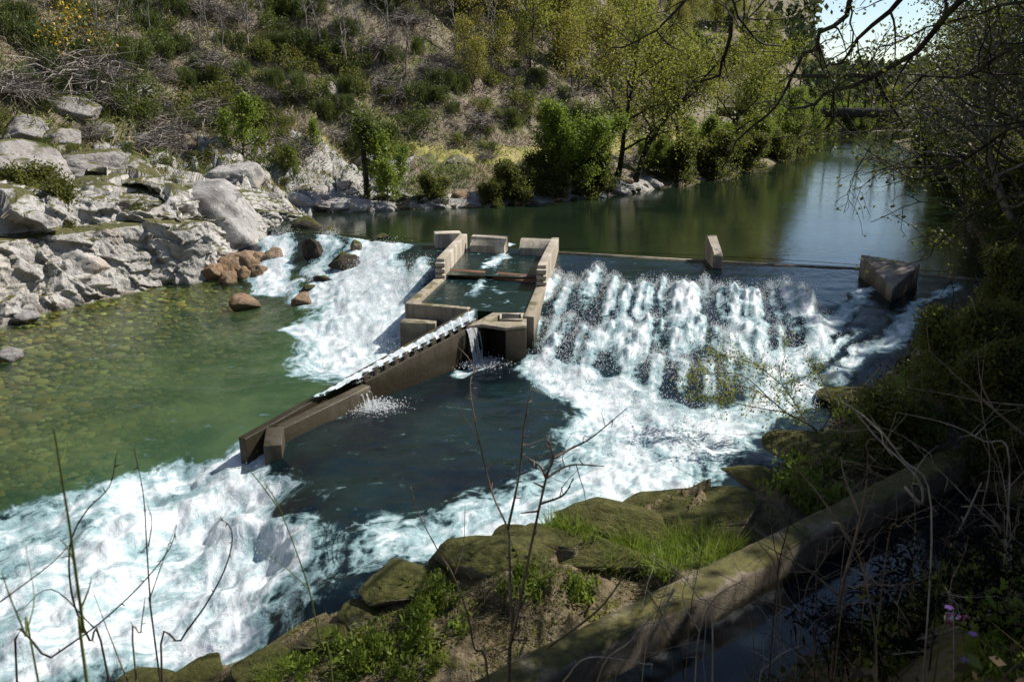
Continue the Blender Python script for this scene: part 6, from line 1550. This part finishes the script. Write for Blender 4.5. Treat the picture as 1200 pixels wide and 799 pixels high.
wand([[(975, 799), (985, 700), (1000, 640), (1010, 600), (1016, 560), (1017, 525)], [(1000, 640), (960, 580), (930, 545)], [(985, 700), (950, 670), (890, 635)], [(1008, 605), (990, 560), (985, 535)], [(980, 750), (1010, 730), (1028, 722)]], 4.6, .014, m_stem, 'tall pale brown dead stem standing in the shaded bank on the right', twigs=3, seed=13, name='dead_sapling', cat='sapling')
wand([[(1060, 570), (1080, 590), (1075, 560), (1030, 515), (1000, 480), (985, 462)], ], 5.2, .010, m_stempale, 'bleached stick slanting up to the left over the dark bank', ground=False, seed=14, name='dead_sapling', cat='sapling', twigs=1)
wand([[(1115, 640), (1130, 610), (1150, 565)], ], 4.6, .010, m_stempale, 'short bleached stick leaning right in the bramble', ground=False, seed=15, name='dead_sapling', cat='sapling')
wand([[(1200, 510), (1165, 480), (1120, 440), (1090, 412)], [(1165, 480), (1150, 450), (1145, 410)]], 5.5, .009, m_stem, 'thin brown branch reaching left from the right edge over the dark bank', ground=False, seed=16, name='dead_sapling', cat='sapling', twigs=2)
wand([[(1200, 640), (1150, 600), (1110, 560), (1070, 520)], [(1150, 600), (1160, 540), (1150, 470), (1155, 400)]], 5.0, .008, m_stem, 'forked brown twig against the shade at the right edge', ground=False, seed=17, name='dead_sapling', cat='sapling', twigs=3)
wand([[(1200, 475), (1150, 470), (1100, 460), (1050, 452)], ], 5.5, .006, m_stem, 'level thin twig above the dark bank', ground=False, seed=18, name='dead_sapling', cat='sapling')
wand([[(815, 799), (820, 740), (838, 700), (870, 680)], [(820, 740), (800, 700), (812, 660)]], 4.4, .008, m_stempale, 'pale crooked stem standing in the dark channel', seed=19, name='dead_sapling', cat='sapling', twigs=2)
wand([[(660, 799), (690, 770), (760, 778), (760, 776)], ], 4.2, .007, m_stempale, 'pale lying stick at the bottom beside the channel wall', ground=False, seed=20, name='dead_sapling', cat='sapling')
wand([[(700, 799), (740, 750), (770, 715), (795, 700)], [(740, 750), (760, 730), (800, 735)]], 4.4, .008, m_stempale, 'pale forked stick over the dark channel right of the wall', seed=21, name='dead_sapling', cat='sapling', twigs=2)
wand([[(790, 690), (780, 710), (775, 740)], [(785, 695), (770, 700), (758, 690)]], 4.6, .010, m_stempale, 'small white broken twig lying on the edge of the wall', ground=False, seed=22, name='broken_twig', cat='twig')
# bramble and dead bracken stems standing thick in the bank
rr = random.Random(77)
for k in range(46):
    px = rr.uniform(690, 1210); py = rr.uniform(max(480, 790 - (px - 700) * .55), 810); d = rr.uniform(3.4, 5.8); lean = rr.uniform(-120, 90); hgt = rr.uniform(35, 150)
    pth = [(px, py), (px + lean * .3, py - hgt * .4), (px + lean * .7, py - hgt * .75), (px + lean * 1.3, py - hgt)]
    side = [[(px + lean * .4, py - hgt * .5), (px + lean * .4 + rr.uniform(-50, 50), py - hgt * .75)]]
    wand([pth] + side, d, rr.uniform(.003, .006), rr.choice([m_stem, m_stemdark, m_stem, m_stempale]), 'thin dead bramble stem in the shaded tangle of the near right bank', twigs=4, seed=200 + k, name='dead_bramble', cat='bramble')
for o in [o for o in COL.objects if o.name.startswith('dead_bramble')]: o['group'] = 'bramble stems on the shaded bank'
def frond(seed):
    r = R_(seed); b = MB(); C = curve((0, 0, -.05), (.5, 0, 1), .8, 10, r, .1, .35); b.tube(C, np.linspace(.005, .002, 11), 3, False); n = 260; i = r.integers(3, 11, n); s_ = r.choice([-1, 1], n)
    d = np.column_stack((r.normal(size=n) * .2, s_ * 1.0, r.normal(size=n) * .35)); base = C[i] + d * r.uniform(0, .16, (n, 1)); blade(b, base, d + r.normal(size=(n, 3)) * .5, r.uniform(.03, .07, n), r.uniform(.008, .016, n), np.array([[.20, .115, .065]]) * r.uniform(.5, 1.3, (n, 1)), r, .6)
    return b
for i in range(3): proto('frond%d' % i, ['frond'], [m_bracken], [frond(190 + i)])
spots = rnd(46, 880, 1200, 520, 800, lambda x, y: y > 860 - (x - 700) * .55 and not (abs(x - 1118) < 60 and y > 715))
for p in hits(spots):
    if np.isfinite(p).all(): plant(rr.choice(['frond0', 'frond1', 'frond2']), 'dead_bracken', p, rr.uniform(0, 6.28), rr.uniform(.7, 1.2), 'curled brown dead bracken frond on the shaded near bank', 'bracken', 'dead bracken on the near bank')
spots = rnd(50, 1010, 1200, 600, 800, lambda x, y: not (abs(x - 1118) < 48 and y > 735))
for p in hits(spots):
    if np.isfinite(p).all(): plant(rr.choice(N4), 'leafy_plant', p, rr.uniform(0, 6.28), rr.uniform(.6, 1.2), 'dark green leafy weed low on the shaded bank at the lower right', 'plant', 'weeds on the shaded bank')

# young willow over the side stream
r = R_(91); base = hit(975, 520); wl = empty('young_willow', base, 0, 'young willow in pale spring leaf leaning left over the foam of the side stream', 'willow')
W, F = MB(), MB(); D0 = float(np.hypot(base[0], base[1]))
for k, pth in enumerate([[(972, 522), (960, 508), (945, 495), (922, 484), (905, 470), (880, 455), (850, 450)], [(945, 495), (930, 470), (915, 445), (920, 415)], [(922, 484), (890, 478), (850, 470), (815, 462)], [(960, 508), (975, 480), (965, 450), (955, 430)], [(915, 450), (890, 430), (865, 420), (840, 415)], [(905, 470), (870, 440), (830, 438), (800, 445)]]):
    pts = [at(px, py, D0 + .15 * k - .1 * i) - base for i, (px, py) in enumerate(pth)]; q = smooth_path(pts); W.tube(q, np.linspace(.026 if k == 0 else .013, .004, len(q)), 5, False)
    for t in range(34):
        i = int(r.integers(len(q) // 4, len(q))); C = curve(q[i], r.normal(size=3) + (-.3, 0, .2), r.uniform(.2, .6), 5, r, .2); W.tube(C, np.linspace(.004, .0015, 6), 3, False)
        c = C[r.integers(1, 6, 16)] + r.normal(size=(16, 3)) * .06; leafq(F, c, r.uniform(.016, .036, 16), .1, .55, r=r)
W.build('trunk', m_bark, wl); F.build('foliage', m_spring, wl)

# the crushed drinks can, flowers, pale lying stick
p = hit(1118, 742); can = empty('drinks_can', p + (0, 0, .09), 0, 'crushed pink and silver drinks can lying in the weeds at the lower right', 'can')
can.rotation_euler = (math.radians(80), .25, 1.1)
def canshape(prof, seed, n=28):
    b = MB(); b.lathe(prof, n); v = np.vstack(b.v); a = np.arctan2(v[:, 1], v[:, 0]); d = (fbm(np.cos(a) * 1.5 + seed, np.sin(a) * 1.5, v[:, 2] * 22, oct=3) - .5) * .022; v[:, 0] += np.cos(a) * d; v[:, 1] += np.sin(a) * d; b.v = [v]; return b
m_can, nt, out = mat('printed_can'); tc = nd(nt, 'TexCoord').outputs['Object']; sx = nd(nt, 'SeparateXYZ', i0=tc)
wv = noise(nt, tc, 28, 2); cc = mixc(nt, mrange(nt, sx.outputs[0], -.004, .004, smooth=False), (.62, .10, .22), (.30, .30, .46)); cc = mixc(nt, mrange(nt, wv, .52, .56), cc, (.75, .70, .72))
bb = finish(nt, out, cc, .3); bb.inputs['Metallic'].default_value = .35
o = canshape([(.0, -.06), (.026, -.06), (.033, -.052), (.033, -.03), (.032, 0), (.033, .03), (.033, .048)], 3).build('can_body', m_can, can, smooth=True)
o = canshape([(.033, .048), (.030, .056), (.027, .060), (.026, .057), (.0, .056)], 3).build('can_lid', mat_plain('aluminium', (.75, .75, .77), .25, metal=.9), can, smooth=True)
wand([[(1070, 752), (1100, 743), (1130, 732), (1165, 714), (1200, 700)], ], float(np.hypot(p[0], p[1])) + .02, .011, m_stempale, 'long pale stick lying behind the drinks can', ground=False, seed=30, name='lying_stick', cat='stick')
wand([[(1020, 778), (1040, 768), (1060, 765), (1085, 762)], [(1040, 768), (1050, 775), (1062, 778)]], float(np.hypot(p[0], p[1])) - .2, .006, m_stempale, 'thin pale forked twig left of the drinks can', ground=False, seed=31, name='lying_stick', cat='stick')
m_pur = mat_plain('purple_petal', (.30, .13, .42), .6)
for k, (px, py, lab) in enumerate([(1131, 773, 'small purple flower right below the drinks can'), (1165, 772, 'purple flower at the lower right corner'), (1112, 712, 'purple flower above the drinks can'), (1140, 743, 'purple flower just right of the drinks can')]):
    q = at(px, py, 3.6); g = H1(q[0], q[1]); fl = empty('purple_flower', (q[0], q[1], min(g, q[2] - .1)), k, lab, 'flower'); hz = q[2] - min(g, q[2] - .1)
    b = MB(); b.tube([(0, 0, -.02), (.01, .005, hz * .5), (0, 0, hz)], .003, 4); b.build('stem', m_stalk, fl)
    b = MB()
    for a in np.arange(5) * 1.2566:
        ca_, sa = math.cos(a), math.sin(a); b.add([(0, 0, hz), (ca_ * .012 - sa * .008, sa * .012 + ca_ * .008, hz + .005), (ca_ * .022, sa * .022, hz + .002), (ca_ * .012 + sa * .008, sa * .012 - ca_ * .008, hz + .005)], [(0, 1, 2, 3)])
    b.build('petals', m_pur, fl)
for k, (px, py, lab) in enumerate([(1130, 790, 'bright green leafy sprig at the bottom right corner'), (1170, 786, 'second bright green sprig at the bottom right corner, under the purple flower')]):
    q = hit(px, py); plant(N4[k], 'leafy_plant', q, k, .6, lab, 'plant')
